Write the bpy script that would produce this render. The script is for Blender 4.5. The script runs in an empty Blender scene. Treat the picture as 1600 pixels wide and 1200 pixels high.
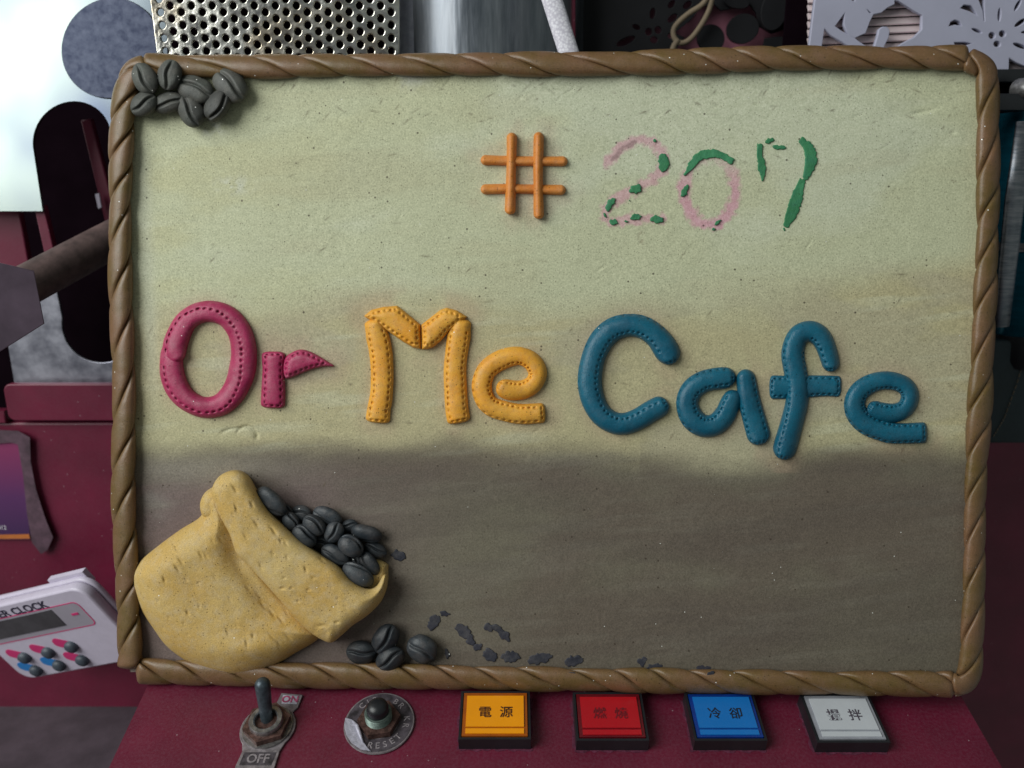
import bpy, bmesh, math, random
import numpy as np
from mathutils import Vector, Matrix
from mathutils.geometry import delaunay_2d_cdt

random.seed(7)
RNG = np.random.default_rng(11)
SC = bpy.context.scene
COL = SC.collection
R_ = math.radians

# ------------------------------------------------------------------ camera
F = 1250.0                      # focal length in photograph pixels (1600 wide)
D = 0.3125                      # distance to the sign
U = D / F                       # metres per photograph pixel on the sign
PITCH = R_(15)
CAM = Vector((0, 0, 1.30))
cd = bpy.data.cameras.new('camera')
cd.sensor_width = 36.0
cd.lens = 36.0 * F / 1600
cd.clip_start = 0.01
cd.clip_end = 50
cd.dof.use_dof = True
cd.dof.focus_distance = D
cd.dof.aperture_fstop = 7.5
cam = bpy.data.objects.new('camera', cd)
COL.objects.link(cam)
cam.location = CAM
cam.rotation_euler = (math.pi/2 - PITCH, 0, 0)
SC.camera = cam

# ------------------------------------------------------------------ world and lamps
w = bpy.data.worlds.new('World')
SC.world = w
w.use_nodes = True
nt = w.node_tree
bg = nt.nodes['Background']
tc = nt.nodes.new('ShaderNodeTexCoord')
no = nt.nodes.new('ShaderNodeTexNoise')
no.inputs['Scale'].default_value = 2.6
no.inputs['Detail'].default_value = 4
cr = nt.nodes.new('ShaderNodeValToRGB')
cr.color_ramp.elements[0].position = 0.40
cr.color_ramp.elements[0].color = (0.16, 0.18, 0.24, 1)
cr.color_ramp.elements[1].position = 0.60
cr.color_ramp.elements[1].color = (0.96, 1.08, 0.98, 1)
nt.links.new(tc.outputs['Generated'], no.inputs['Vector'])
nt.links.new(no.outputs['Fac'], cr.inputs['Fac'])
nt.links.new(cr.outputs['Color'], bg.inputs['Color'])
bg.inputs['Strength'].default_value = 0.25

def area(name, loc, target, sx, sy, power, col):
    l = bpy.data.lights.new(name, 'AREA')
    l.shape = 'RECTANGLE'
    l.size, l.size_y = sx, sy
    l.energy = power
    l.color = col
    o = bpy.data.objects.new(name, l)
    COL.objects.link(o)
    o.location = loc
    d = Vector(target) - Vector(loc)
    o.rotation_euler = d.to_track_quat('-Z', 'Y').to_euler()
    return o
# the open shop front, up and to the left behind the camera
area('shop_front_light', CAM + Vector((-1.00, -0.40, 0.62)), CAM + Vector((-0.02, 0.30, -0.06)), 1.05, 1.05, 22.5, (0.97, 1.0, 0.97))

SC.view_settings.view_transform = 'Standard'
SC.view_settings.look = 'None'
SC.view_settings.exposure = 0.0
SC.view_settings.gamma = 1.0
SC.cycles.use_denoising = True
SC.cycles.max_bounces = 8

# ------------------------------------------------------------------ geometry of the view
CR, CU, CF = Vector((1, 0, 0)), Vector((0, math.sin(PITCH), math.cos(PITCH))), Vector((0, math.cos(PITCH), -math.sin(PITCH)))
def ray(px, py):
    return CR*((px-800)/F) + CU*((600-py)/F) + CF
def at(px, py, depth):
    return CAM + ray(px, py)*depth
def on_plane(px, py, p0, n):
    r = ray(px, py)
    return CAM + r*((p0-CAM).dot(n)/r.dot(n))
YW = 0.372                      # machine front (vertical plane)
def wall(px, py, y=YW):
    return on_plane(px, py, Vector((0, y, 0)), Vector((0, 1, 0)))

# ------------------------------------------------------------------ small maths
def noise2(shape_pts, scale, seed):
    """smooth value noise at points (N,2); feature size = scale"""
    g = np.random.default_rng(seed).random((64, 64))
    p = np.asarray(shape_pts, float)/scale
    i = np.floor(p).astype(int)
    f = p-i
    f = f*f*(3-2*f)
    def G(a, b): return g[a % 64, b % 64]
    a, b = i[..., 0], i[..., 1]
    return ((G(a, b)*(1-f[..., 0])+G(a+1, b)*f[..., 0])*(1-f[..., 1]) +
            (G(a, b+1)*(1-f[..., 0])+G(a+1, b+1)*f[..., 0])*f[..., 1])
def fbm(p, scale, seed, oct=4):
    s, a, t = 0, 1.0, 0
    for k in range(oct):
        s = s+a*noise2(np.asarray(p)+37.3*k, scale/2**k, seed+k)
        t += a
        a *= 0.5
    return s/t
def sstep(e0, e1, x):
    t = np.clip((x-e0)/(e1-e0), 0, 1)
    return t*t*(3-2*t)
def catmull(P, closed=False, step=1.5):
    P = np.asarray(P, float)
    n = len(P)
    if closed:
        Q = np.vstack([P[-1], P, P[0], P[1]])
        m = n
    else:
        Q = np.vstack([2*P[0]-P[1], P, 2*P[-1]-P[-2]])
        m = n-1
    out = []
    for i in range(m):
        p0, p1, p2, p3 = Q[i], Q[i+1], Q[i+2], Q[i+3]
        k = 24
        for t in np.arange(k)/k:
            out.append(0.5*((2*p1)+(-p0+p2)*t+(2*p0-5*p1+4*p2-p3)*t*t+(-p0+3*p1-3*p2+p3)*t**3))
    if not closed:
        out.append(P[-1])
    return resample(np.array(out), step, closed)
def resample(P, step, closed=False):
    if closed:
        P = np.vstack([P, P[:1]])
    d = np.r_[0, np.cumsum(np.linalg.norm(np.diff(P, axis=0), axis=1))]
    n = max(int(round(d[-1]/step)), 3)
    s = np.linspace(0, d[-1], n+1)
    if closed:
        s = s[:-1]
    return np.stack([np.interp(s, d, P[:, k]) for k in range(P.shape[1])], 1)
def dist_poly(X, P, closed=True):
    A = P
    B = np.roll(P, -1, 0) if closed else P[1:]
    if not closed:
        A = P[:-1]
    best = np.full(len(X), 1e9)
    for c in range(0, len(X), 4000):
        x = X[c:c+4000, None, :]
        ab = (B-A)[None]
        t = np.clip(((x-A[None])*ab).sum(-1)/np.maximum((ab**2).sum(-1), 1e-9), 0, 1)
        q = A[None]+ab*t[..., None]
        best[c:c+4000] = np.sqrt(((x-q)**2).sum(-1)).min(1)
    return best
def inside(X, P):
    x, y = X[:, 0], X[:, 1]
    r = np.zeros(len(X), bool)
    n = len(P)
    for i in range(n):
        x1, y1 = P[i]
        x2, y2 = P[(i+1) % n]
        if y1 == y2:
            continue
        c = ((y1 > y) != (y2 > y)) & (x < (x2-x1)*(y-y1)/(y2-y1)+x1)
        r ^= c
    return r

# ------------------------------------------------------------------ materials
class NB:
    """tiny node builder"""
    def __init__(self, name):
        self.m = bpy.data.materials.new(name)
        self.m.use_nodes = True
        self.t = self.m.node_tree
        self.b = self.t.nodes['Principled BSDF']
        self.co = self.t.nodes.new('ShaderNodeTexCoord').outputs['Object']
    def n(self, kind, **kw):
        nd = self.t.nodes.new(kind)
        for k, v in kw.items():
            if hasattr(nd, k) and k not in nd.inputs:
                setattr(nd, k, v)
            else:
                nd.inputs[k].default_value = v
        return nd
    def link(self, a, b): self.t.links.new(a, b)
    def noise(self, scale, detail=3, rough=0.55, stretch=None):
        nd = self.n('ShaderNodeTexNoise', Scale=scale, Detail=detail, Roughness=rough)
        if stretch:
            mp = self.n('ShaderNodeMapping')
            mp.inputs['Scale'].default_value = stretch
            self.link(self.co, mp.inputs['Vector'])
            self.link(mp.outputs['Vector'], nd.inputs['Vector'])
        else:
            self.link(self.co, nd.inputs['Vector'])
        return nd.outputs['Fac']
    def ramp(self, fac, stops):
        r = self.n('ShaderNodeValToRGB')
        e = r.color_ramp.elements
        while len(e) < len(stops):
            e.new(0.5)
        for k, (p, c) in enumerate(stops):
            e[k].position = p
            e[k].color = (c, c, c, 1) if isinstance(c, (int, float)) else (*c, 1)
        self.link(fac, r.inputs['Fac'])
        return r.outputs['Color']
    def mix(self, fac, a, b, mode='MIX'):
        m = self.n('ShaderNodeMix', data_type='RGBA', blend_type=mode)
        for sock, v in ((m.inputs[0], fac), (m.inputs[6], a), (m.inputs[7], b)):
            if isinstance(v, bpy.types.NodeSocket):
                self.link(v, sock)
            elif isinstance(v, (int, float)):
                sock.default_value = v
            else:
                sock.default_value = (*v, 1)
        return m.outputs[2]
    def math(self, op, a, b=0.0):
        m = self.n('ShaderNodeMath', operation=op)
        for sock, v in ((m.inputs[0], a), (m.inputs[1], b)):
            if isinstance(v, bpy.types.NodeSocket):
                self.link(v, sock)
            else:
                sock.default_value = v
        return m.outputs[0]
    def specks(self, cell, amount, size=0.32):
        """mask of sparse round dots, cell = spacing in metres"""
        v = self.n('ShaderNodeTexVoronoi', Scale=1.0/cell)
        self.link(self.co, v.inputs['Vector'])
        s = self.n('ShaderNodeSeparateColor')
        self.link(v.outputs['Color'], s.inputs[0])
        return self.math('MULTIPLY', self.math('LESS_THAN', s.outputs[0], amount),
                         self.math('LESS_THAN', v.outputs['Distance'], size))
    def bump(self, h, strength, dist):
        b = self.n('ShaderNodeBump', Strength=strength, Distance=dist)
        self.link(h, b.inputs['Height'])
        if self.b.inputs['Normal'].is_linked:
            self.link(self.b.inputs['Normal'].links[0].from_socket, b.inputs['Normal'])
        self.link(b.outputs['Normal'], self.b.inputs['Normal'])
    def set(self, **kw):
        for k, v in kw.items():
            k = k.replace('_', ' ')
            s = self.b.inputs[k]
            if isinstance(v, bpy.types.NodeSocket):
                self.link(v, s)
            elif isinstance(v, tuple) and len(v) == 3:
                s.default_value = (*v, 1)
            else:
                s.default_value = v
        return self

def srgb(r, g, b):
    f = lambda c: (c/255/12.92 if c/255 < 0.04045 else ((c/255+0.055)/1.055)**2.4)
    return (f(r), f(g), f(b))

def clay(name, c0, c1, rough=0.5, cs=90, dust=(0.32, 0.29, 0.25), dust_amt=0.35, glit=0.004, speck=0.05, bump=0.25, spec=0.4, grain=0.25, coat=0.0):
    b = NB(name)
    col = b.mix(b.ramp(b.noise(cs, 4), [(0.35, 0), (0.65, 1)]), c0, c1)
    col = b.mix(b.math('MULTIPLY', b.ramp(b.noise(260, 5, 0.7), [(0.45, 0), (0.75, 1)]), dust_amt), col, dust)
    dk = b.specks(0.0008, speck, 0.30)
    col = b.mix(b.math('MULTIPLY', dk, 0.75), col, tuple(x*0.25 for x in c0))
    col = b.mix(grain, col, b.ramp(b.noise(2600, 2), [(0.3, 0.25), (0.7, 0.75)]), 'OVERLAY')
    g = b.math('MULTIPLY', b.specks(0.0009, glit, 0.25), b.math('GREATER_THAN', b.noise(120, 2), 0.47))
    col = b.mix(g, col, (0.95, 0.95, 0.92))
    b.set(Base_Color=col, Roughness=b.math('SUBTRACT', b.math('ADD', rough-0.1, b.math('MULTIPLY', b.noise(400, 3), 0.25)), b.math('MULTIPLY', g, 0.3)))
    b.b.inputs['Specular IOR Level'].default_value = spec
    b.b.inputs['Coat Weight'].default_value = coat
    b.b.inputs['Coat Roughness'].default_value = 0.35
    b.bump(b.noise(1500, 4, 0.65), bump, 0.00035)
    return b.m

def plain(name, col, rough=0.5, metal=0.0, spec=0.5, bump=0.0, bscale=800, var=0.15, vscale=60, coat=0.0, stretch=None):
    b = NB(name)
    c = b.mix(b.ramp(b.noise(vscale, 4, 0.6, stretch), [(0.35, 0), (0.68, 1)]), tuple(x*(1-var) for x in col), tuple(min(1, x*(1+var)) for x in col))
    b.set(Base_Color=c, Roughness=rough, Metallic=metal)
    b.b.inputs['Specular IOR Level'].default_value = spec
    b.b.inputs['Coat Weight'].default_value = coat
    b.b.inputs['Coat Roughness'].default_value = 0.2
    if bump:
        b.bump(b.noise(bscale, 4, 0.6, stretch), bump, 0.0004)
    return b.m

M = {}
M['pink'] = clay('pink_clay', srgb(152, 36, 78), srgb(170, 48, 92), 0.43, dust=srgb(172, 112, 126), dust_amt=0.4, speck=0.03, bump=0.3, grain=0.4)
M['yellow'] = clay('yellow_clay', srgb(222, 152, 42), srgb(224, 164, 62), 0.48, dust=srgb(166, 130, 84), dust_amt=0.5, speck=0.12, bump=0.25, grain=0.4)
M['teal'] = clay('teal_clay', srgb(10, 82, 106), srgb(18, 96, 120), 0.36, dust=srgb(62, 98, 116), dust_amt=0.4, speck=0.03, bump=0.5, grain=0.4)
M['orange'] = clay('orange_clay', srgb(200, 120, 44), srgb(208, 134, 62), 0.5, dust_amt=0.2, speck=0.12, bump=0.2, grain=0.4)
def vary(m, lo, hi):
    t = m.node_tree
    bs = t.nodes['Principled BSDF']
    src_ = bs.inputs['Base Color'].links[0].from_socket
    oi = t.nodes.new('ShaderNodeObjectInfo')
    mr = t.nodes.new('ShaderNodeMapRange')
    mr.inputs['To Min'].default_value, mr.inputs['To Max'].default_value = lo, hi
    t.links.new(oi.outputs['Random'], mr.inputs['Value'])
    vm = t.nodes.new('ShaderNodeVectorMath'); vm.operation = 'SCALE'
    t.links.new(src_, vm.inputs[0]); t.links.new(mr.outputs['Result'], vm.inputs['Scale'])
    t.links.new(vm.outputs['Vector'], bs.inputs['Base Color'])
M['bean'] = clay('bean_clay', srgb(68, 68, 66), srgb(76, 79, 74), 0.55, dust=srgb(106, 102, 94), dust_amt=0.45, glit=0.03, speck=0.05, bump=0.4, grain=0.45)
M['bean_dark'] = clay('dark_bean_clay', srgb(40, 46, 52), srgb(56, 60, 64), 0.45, dust=srgb(92, 86, 84), dust_amt=0.5, glit=0.006, speck=0.03, bump=0.4, grain=0.45)
vary(M['bean'], 0.75, 1.3); vary(M['bean_dark'], 0.7, 1.45)
M['rope'] = clay('rope_clay', srgb(100, 80, 42), srgb(116, 86, 60), 0.38, cs=55, dust=srgb(130, 102, 88), dust_amt=0.4, glit=0.014, speck=0.06, bump=0.35, coat=0.15, grain=0.45)
M['sack'] = clay('sack_clay', srgb(188, 152, 82), srgb(194, 168, 110), 0.6, cs=28, dust=srgb(190, 174, 144), dust_amt=0.6, grain=0.45, glit=0.002, speck=0.08, bump=0.5, spec=0.25)
M['flake'] = clay('flake_clay', srgb(38, 40, 50), srgb(54, 54, 64), 0.55, dust_amt=0.15, speck=0.0, bump=0.4)
M['green'] = clay('green_paint', srgb(50, 116, 76), srgb(64, 136, 92), 0.55, dust=srgb(50, 110, 95), dust_amt=0.5, glit=0, speck=0.02, bump=0.5)

# sign face: colour comes from the painted attribute
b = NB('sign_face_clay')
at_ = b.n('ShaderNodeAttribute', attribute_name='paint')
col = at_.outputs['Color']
col = b.mix(0.52, col, b.ramp(b.noise(1350, 3, 0.75), [(0.28, 0.22), (0.70, 0.72)]), 'OVERLAY')
col = b.mix(0.20, col, b.ramp(b.noise(330, 4, 0.7), [(0.3, 0.3), (0.7, 0.68)]), 'OVERLAY')
col = b.mix(b.math('MULTIPLY', b.specks(0.0008, 0.17, 0.27), 0.5), col, srgb(84, 74, 60))
col = b.mix(b.math('MULTIPLY', b.specks(0.0024, 0.05, 0.17), 0.75), col, srgb(60, 50, 40))
g = b.specks(0.0008, 0.0016, 0.24)
col = b.mix(g, col, (0.75, 0.75, 0.70))
b.set(Base_Color=col, Roughness=b.math('SUBTRACT', 0.62, b.math('MULTIPLY', g, 0.4)))
b.b.inputs['Specular IOR Level'].default_value = 0.3
b.bump(b.noise(200, 4, 0.6), 0.12, 0.0012)
b.bump(b.noise(1700, 4, 0.7), 0.35, 0.0004)
M['face'] = b.m

# maroon machine enamel with dust
def enamel(name, c, dust):
    b = NB(name)
    col = b.mix(b.ramp(b.noise(40, 4), [(0.35, 0), (0.7, 1)]), tuple(x*0.85 for x in c), tuple(x*1.15 for x in c))
    col = b.mix(b.math('MULTIPLY', b.ramp(b.noise(900, 5, 0.75), [(0.42, 0), (0.75, 1)]), dust), col, srgb(120, 90, 105))
    col = b.mix(b.math('MULTIPLY', b.specks(0.0026, 0.10, 0.11), 0.7), col, srgb(150, 126, 134))
    b.set(Base_Color=col, Roughness=b.math('ADD', 0.33, b.math('MULTIPLY', b.noise(120, 3), 0.2)))
    b.b.inputs['Specular IOR Level'].default_value = 0.45
    b.bump(b.noise(1300, 2), 0.10, 0.0003)
    return b.m
M['maroon'] = enamel('maroon_enamel', srgb(100, 20, 48), 0.10)
M['maroon_dusty'] = enamel('dusty_maroon_enamel', srgb(96, 20, 44), 0.26)

def steel(name, c0, c1, r0, r1, vs=45, stretch=None, dt=6, bump=0.0, bs=60, stain=None):
    b = NB(name)
    f = b.ramp(b.noise(vs, dt, 0.55 if dt < 4 else 0.68, stretch), [(0.35, 0), (0.68, 1)])
    col = b.mix(f, c0, c1)
    if stain:
        col = b.mix(b.math('MULTIPLY', b.ramp(b.noise(30, 4, 0.6), [(0.52, 0), (0.66, 1)]), stain[1]), col, stain[0])
    b.set(Base_Color=col, Metallic=1.0, Roughness=b.math('ADD', r0, b.math('MULTIPLY', f, r1-r0)))
    if bump:
        b.bump(b.noise(bs, 3, 0.5, stretch), bump, 0.002)
    return b.m
M['steel'] = steel('polished_steel', (0.065, 0.078, 0.115), (0.235, 0.270, 0.250), 0.16, 0.26, 15, dt=2)  # noise tints in the base colour imitate blurred reflections
M['steel_dull'] = steel('dull_steel', (0.024, 0.028, 0.046), (0.070, 0.078, 0.110), 0.40, 0.5, 240)  # base colour darkened to carry the disc's dark reflection
M['steel_low'] = steel('stained_steel', (0.22, 0.22, 0.27), (0.42, 0.42, 0.48), 0.35, 0.5, 80)
M['perf'] = steel('punched_steel', (0.62, 0.60, 0.54), (0.82, 0.80, 0.74), 0.16, 0.28, 70, bump=0.25, bs=110, stain=(srgb(200, 160, 90), 0.35))
M['drum'] = steel('brushed_drum_steel', (0.15, 0.17, 0.20), (0.38, 0.40, 0.44), 0.36, 0.5, 110, stretch=(1, 1, 0.12), bump=0.3, bs=120)
M['chrome'] = steel('dusty_chrome', (0.16, 0.18, 0.21), (0.40, 0.40, 0.43), 0.35, 0.5, 300, stretch=(0.3, 1, 3))
M['black'] = plain('black_plastic', (0.012, 0.013, 0.016), 0.38, var=0.3, bump=0.1)
M['dark'] = plain('dark_recess', (0.006, 0.003, 0.005), 0.9, spec=0.0)  # near-black without gloss: shade of the openings put into the colour
M['rust'] = plain('rusty_nut_metal', srgb(104, 78, 72), 0.5, metal=0.7, var=0.5, vscale=500, bump=0.5)
M['nickel'] = plain('tarnished_nickel', srgb(150, 148, 148), 0.42, metal=0.9, var=0.35, vscale=500, bump=0.25)
M['lever'] = plain('dark_lever_metal', srgb(74, 84, 92), 0.42, metal=0.6, var=0.35, vscale=400, bump=0.3)
M['verdigris'] = plain('green_grey_metal', srgb(104, 118, 112), 0.5, metal=0.6, var=0.3, vscale=500, bump=0.3)
M['plate'] = plain('dusty_switch_plate', srgb(136, 128, 132), 0.5, metal=0.5, var=0.35, vscale=350, bump=0.3)
M['plate_ink'] = plain('black_plate_ink', srgb(64, 58, 64), 0.5, var=0.7, vscale=260)
M['foil'] = plain('bare_torn_aluminium', srgb(176, 174, 188), 0.5, metal=0.25, var=0.2, vscale=600, bump=0.5)
M['letter_grey'] = plain('pale_plate_lettering', srgb(132, 124, 128), 0.5, var=0.4, vscale=700)
M['white_plastic'] = plain('white_clock_plastic', srgb(196, 188, 206), 0.38, var=0.05, vscale=200, bump=0.04)
M['lcd'] = plain('grey_display', srgb(66, 64, 68), 0.22, var=0.25, vscale=70)
M['lcd_edge'] = plain('clear_display_border', srgb(158, 152, 164), 0.25, var=0.05)
M['pink_print'] = plain('pink_print', srgb(200, 50, 112), 0.45, var=0.1)
M['blue_print'] = plain('blue_print', srgb(38, 120, 190), 0.45, var=0.1)
M['ink'] = plain('dark_print', srgb(44, 40, 60), 0.5)
M['rubber'] = plain('grey_rubber', srgb(62, 70, 80), 0.5, var=0.15, vscale=400, bump=0.1)
M['tape'] = plain('mauve_tape', srgb(104, 88, 104), 0.4, var=0.2, vscale=70, bump=0.2, bscale=160)
M['rod'] = plain('worn_brown_rod', srgb(92, 74, 72), 0.6, var=0.35, vscale=160, bump=0.3)
M['strap'] = None
M['lace_black'] = plain('black_lacquer', (0.010, 0.010, 0.012), 0.6, spec=0.2)
M['lace_white'] = plain('pale_grey_board', srgb(168, 168, 188), 0.55, var=0.04)
M['cord'] = plain('beige_cord', srgb(112, 98, 80), 0.8, var=0.2, bump=0.4)
M['slat'] = plain('rosy_slat_metal', (0.86, 0.72, 0.74), 0.35, metal=0.25, var=0.05)  # pale base colour stands in for glare on the slats
M['teal_metal'] = plain('teal_lacquered_metal', srgb(18, 84, 104), 0.22, metal=0.5, var=0.25, vscale=60, stretch=(1, 1, 12))
M['ledge'] = plain('grey_stone_ledge', srgb(72, 62, 70), 0.6, var=0.25, bump=0.2)
M['card_rim'] = plain('dirty_tape', srgb(84, 62, 74), 0.5, var=0.4, vscale=150)
M['amber_line'] = plain('amber_print', srgb(190, 110, 50), 0.5)
M['white_print'] = plain('white_print', srgb(220, 215, 225), 0.5)
for nm, c, d_ in (('amber', (236, 150, 10), (150, 74, 14)), ('red', (172, 14, 28), (92, 10, 22)), ('blue', (18, 108, 184), (8, 48, 124)), ('clear', (188, 192, 198), (140, 142, 150))):
    M['cap_'+nm] = plain(nm+'_legend_plastic', srgb(*c), 0.25, var=0.05, coat=0.5)
    M['rim_'+nm] = plain(nm+'_cap_plastic', srgb(*d_), 0.18, var=0.15, coat=0.6, vscale=150)
# woven strap
b = NB('white_woven_strap')
wv = b.n('ShaderNodeTexVoronoi', Scale=900)
b.link(b.co, wv.inputs['Vector'])
b.set(Base_Color=b.mix(b.ramp(wv.outputs['Distance'], [(0.2, 0), (0.7, 1)]), srgb(232, 230, 238), srgb(196, 192, 204)), Roughness=0.8)
b.bump(wv.outputs['Distance'], -0.7, 0.0006)
M['strap'] = b.m
# gradient card (printed)
b = NB('printed_gradient_card')
sx = b.n('ShaderNodeSeparateXYZ')
b.link(b.co, sx.inputs[0])
b.set(Base_Color=b.ramp(b.math('ADD', b.math('MULTIPLY', sx.outputs[1], 22.0), 0.5), [(0.0, srgb(62, 36, 78)), (0.45, srgb(86, 44, 92)), (1.0, srgb(128, 50, 92))]), Roughness=0.35)
M['card'] = b.m

# ------------------------------------------------------------------ object helpers
def tag(o, label=None, cat=None, group=None, kind=None):
    if label: o['label'] = label
    if cat: o['category'] = cat
    if group: o['group'] = group
    if kind: o['kind'] = kind
    return o
def empty(name, mw):
    o = bpy.data.objects.new(name, None)
    o.empty_display_size = 0.01
    COL.objects.link(o)
    o.matrix_world = mw if isinstance(mw, Matrix) else Matrix.Translation(mw)
    return o
def mesh_obj(name, verts, faces, mat, parent=None, smooth=True, mw=None):
    me = bpy.data.meshes.new(name)
    me.from_pydata([tuple(v) for v in verts], [], [tuple(int(i) for i in f) for f in faces])
    me.validate()
    me.update()
    if mat: me.materials.append(mat)
    if smooth:
        me.polygons.foreach_set('use_smooth', np.ones(len(me.polygons), bool))
    return link_mesh(name, me, parent, mw)
def link_mesh(name, me, parent=None, mw=None):
    o = bpy.data.objects.new(name, me)
    COL.objects.link(o)
    if parent: o.parent = parent
    if mw is not None: o.matrix_local = mw
    return o
def bm_obj(name, bm, mat, parent=None, mw=None, smooth=False, bevel=0.0, seg=2):
    if bevel:
        bmesh.ops.bevel(bm, geom=[e for e in bm.edges if len(e.link_faces) == 2 and e.calc_face_angle(0) > 0.5], offset=bevel, segments=seg, affect='EDGES', profile=0.6)
    bmesh.ops.recalc_face_normals(bm, faces=bm.faces)
    me = bpy.data.meshes.new(name)
    bm.to_mesh(me)
    bm.free()
    me.materials.append(mat)
    if smooth or bevel:
        me.polygons.foreach_set('use_smooth', np.ones(len(me.polygons), bool))
        me.set_sharp_from_angle(angle=R_(40))
    return link_mesh(name, me, parent, mw)
def box_bm(x0, x1, y0, y1, z0, z1, bm=None):
    bm = bm or bmesh.new()
    v = [bm.verts.new(p) for p in ((x0, y0, z0), (x1, y0, z0), (x1, y1, z0), (x0, y1, z0), (x0, y0, z1), (x1, y0, z1), (x1, y1, z1), (x0, y1, z1))]
    for f in ((0, 3, 2, 1), (4, 5, 6, 7), (0, 1, 5, 4), (1, 2, 6, 5), (2, 3, 7, 6), (3, 0, 4, 7)):
        bm.faces.new([v[i] for i in f])
    return bm
def lathe(name, prof, mat, parent=None, mw=None, seg=32, sharp=35):
    """prof: list of (radius, z)"""
    bm = bmesh.new()
    rings = []
    for r, z in prof:
        if r < 1e-7:
            rings.append([bm.verts.new((0, 0, z))])
        else:
            rings.append([bm.verts.new((r*math.cos(2*math.pi*k/seg), r*math.sin(2*math.pi*k/seg), z)) for k in range(seg)])
    for a, c in zip(rings, rings[1:]):
        for k in range(seg):
            j = (k+1) % seg
            if len(a) == 1 and len(c) > 1: bm.faces.new((a[0], c[k], c[j]))
            elif len(c) == 1 and len(a) > 1: bm.faces.new((a[k], a[j], c[0]))
            elif len(a) > 1: bm.faces.new((a[k], a[j], c[j], c[k]))
    bmesh.ops.recalc_face_normals(bm, faces=bm.faces)
    me = bpy.data.meshes.new(name)
    bm.to_mesh(me); bm.free()
    me.materials.append(mat)
    me.polygons.foreach_set('use_smooth', np.ones(len(me.polygons), bool))
    me.set_sharp_from_angle(angle=R_(sharp))
    return link_mesh(name, me, parent, mw)
def flat(name, loops, thick, mat, parent=None, mw=None, bevel=0.0):
    """outline(s) in local XY (first outer, others holes) with real thickness along Z (centred)"""
    cu = bpy.data.curves.new(name, 'CURVE')
    cu.dimensions = '2D'
    cu.fill_mode = 'BOTH'
    cu.extrude = max(thick/2-bevel, 1e-5)
    cu.bevel_depth = bevel
    cu.bevel_resolution = 1
    for lp in loops:
        s = cu.splines.new('POLY')
        s.points.add(len(lp)-1)
        for p, q in zip(s.points, lp):
            p.co = (q[0], q[1], 0, 1)
        s.use_cyclic_u = True
    tmp = bpy.data.objects.new('tmp', cu)
    COL.objects.link(tmp)
    bpy.context.view_layer.update()
    me = bpy.data.meshes.new_from_object(tmp.evaluated_get(bpy.context.evaluated_depsgraph_get()))
    bpy.data.objects.remove(tmp)
    me.name = name
    me.materials.clear()
    me.materials.append(mat)
    if bevel:
        me.polygons.foreach_set('use_smooth', np.ones(len(me.polygons), bool))
        me.set_sharp_from_angle(angle=R_(50))
    return link_mesh(name, me, parent, mw)
def text(name, body, size, mat, parent=None, mw=None, thick=0.0001, sx=1.0, bold=0.0):
    cu = bpy.data.curves.new(name, 'FONT')
    cu.body = body
    cu.size = size
    cu.align_x = 'CENTER'
    cu.align_y = 'CENTER'
    cu.extrude = thick
    cu.offset = bold
    cu.resolution_u = 3
    tmp = bpy.data.objects.new('tmp', cu)
    COL.objects.link(tmp)
    bpy.context.view_layer.update()
    me = bpy.data.meshes.new_from_object(tmp.evaluated_get(bpy.context.evaluated_depsgraph_get()))
    bpy.data.objects.remove(tmp)
    me.name = name
    me.transform(Matrix.Diagonal((sx, 1, 1, 1)))
    me.materials.clear()
    me.materials.append(mat)
    return link_mesh(name, me, parent, mw)
def tube(name, pts, rad, mat, parent=None, seg=12, mw=None, squash=1.0):
    P = np.array(pts, float)
    n = len(P)
    rad = np.broadcast_to(np.asarray(rad, float), (n,))
    T = np.gradient(P, axis=0)
    T /= np.linalg.norm(T, axis=1)[:, None]
    ref = np.array([0, 0, 1.0]) if abs(T[0][2]) < 0.9 else np.array([1.0, 0, 0])
    V, Fc = [], []
    for i in range(n):
        s = np.cross(T[i], ref); s /= np.linalg.norm(s)
        u = np.cross(s, T[i])
        ref = u
        for k in range(seg):
            a = 2*math.pi*k/seg
            V.append(P[i]+rad[i]*(math.cos(a)*s+squash*math.sin(a)*u))
    for i in range(n-1):
        for k in range(seg):
            j = (k+1) % seg
            Fc.append((i*seg+k, i*seg+j, (i+1)*seg+j, (i+1)*seg+k))
    Fc.append(tuple(range(seg))[::-1])
    Fc.append(tuple((n-1)*seg+k for k in range(seg)))
    return mesh_obj(name, V, Fc, mat, parent, True, mw)
def frame(o, x, y, z):
    m = Matrix((x, y, z)).transposed().to_4x4()
    m.translation = o
    return m

# ------------------------------------------------------------------ the machine's control console
SLOPE = R_(15.5)
pn = Vector((0, -math.sin(SLOPE), math.cos(SLOPE)))       # panel normal
pu = Vector((0, math.cos(SLOPE), math.sin(SLOPE)))        # up the slope
P0 = at(800, 1083, D*1.022)
def panel(px, py): return on_plane(px, py, P0, pn)
def panel_frame(px, py, h=0.0):
    return frame(panel(px, py)+pn*h, Vector((1, 0, 0)), pu, pn)
xl, xr = panel(170, 1200).x, panel(1566, 1200).x
pc = panel(800, 1200)
con_origin = frame(Vector(((xl+xr)/2, pc.y, pc.z)), Vector((1, 0, 0)), pu, pn)
hw_ = (xr-xl)/2
wall_back = (YW-pc.y)/math.cos(SLOPE)-0.001
console = tag(empty('control_console', con_origin), 'maroon sloping control console with switches and four square buttons under the sign', 'control panel')
bm = bmesh.new()
prof = [(-0.035, 0), (wall_back, 0), (wall_back+0.02*math.sin(SLOPE), -0.05), (-0.035, -0.055)]
va = [bm.verts.new((-hw_, a, c)) for a, c in prof]
vb = [bm.verts.new((hw_, a, c)) for a, c in prof]
bm.faces.new(va); bm.faces.new(vb[::-1])
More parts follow.
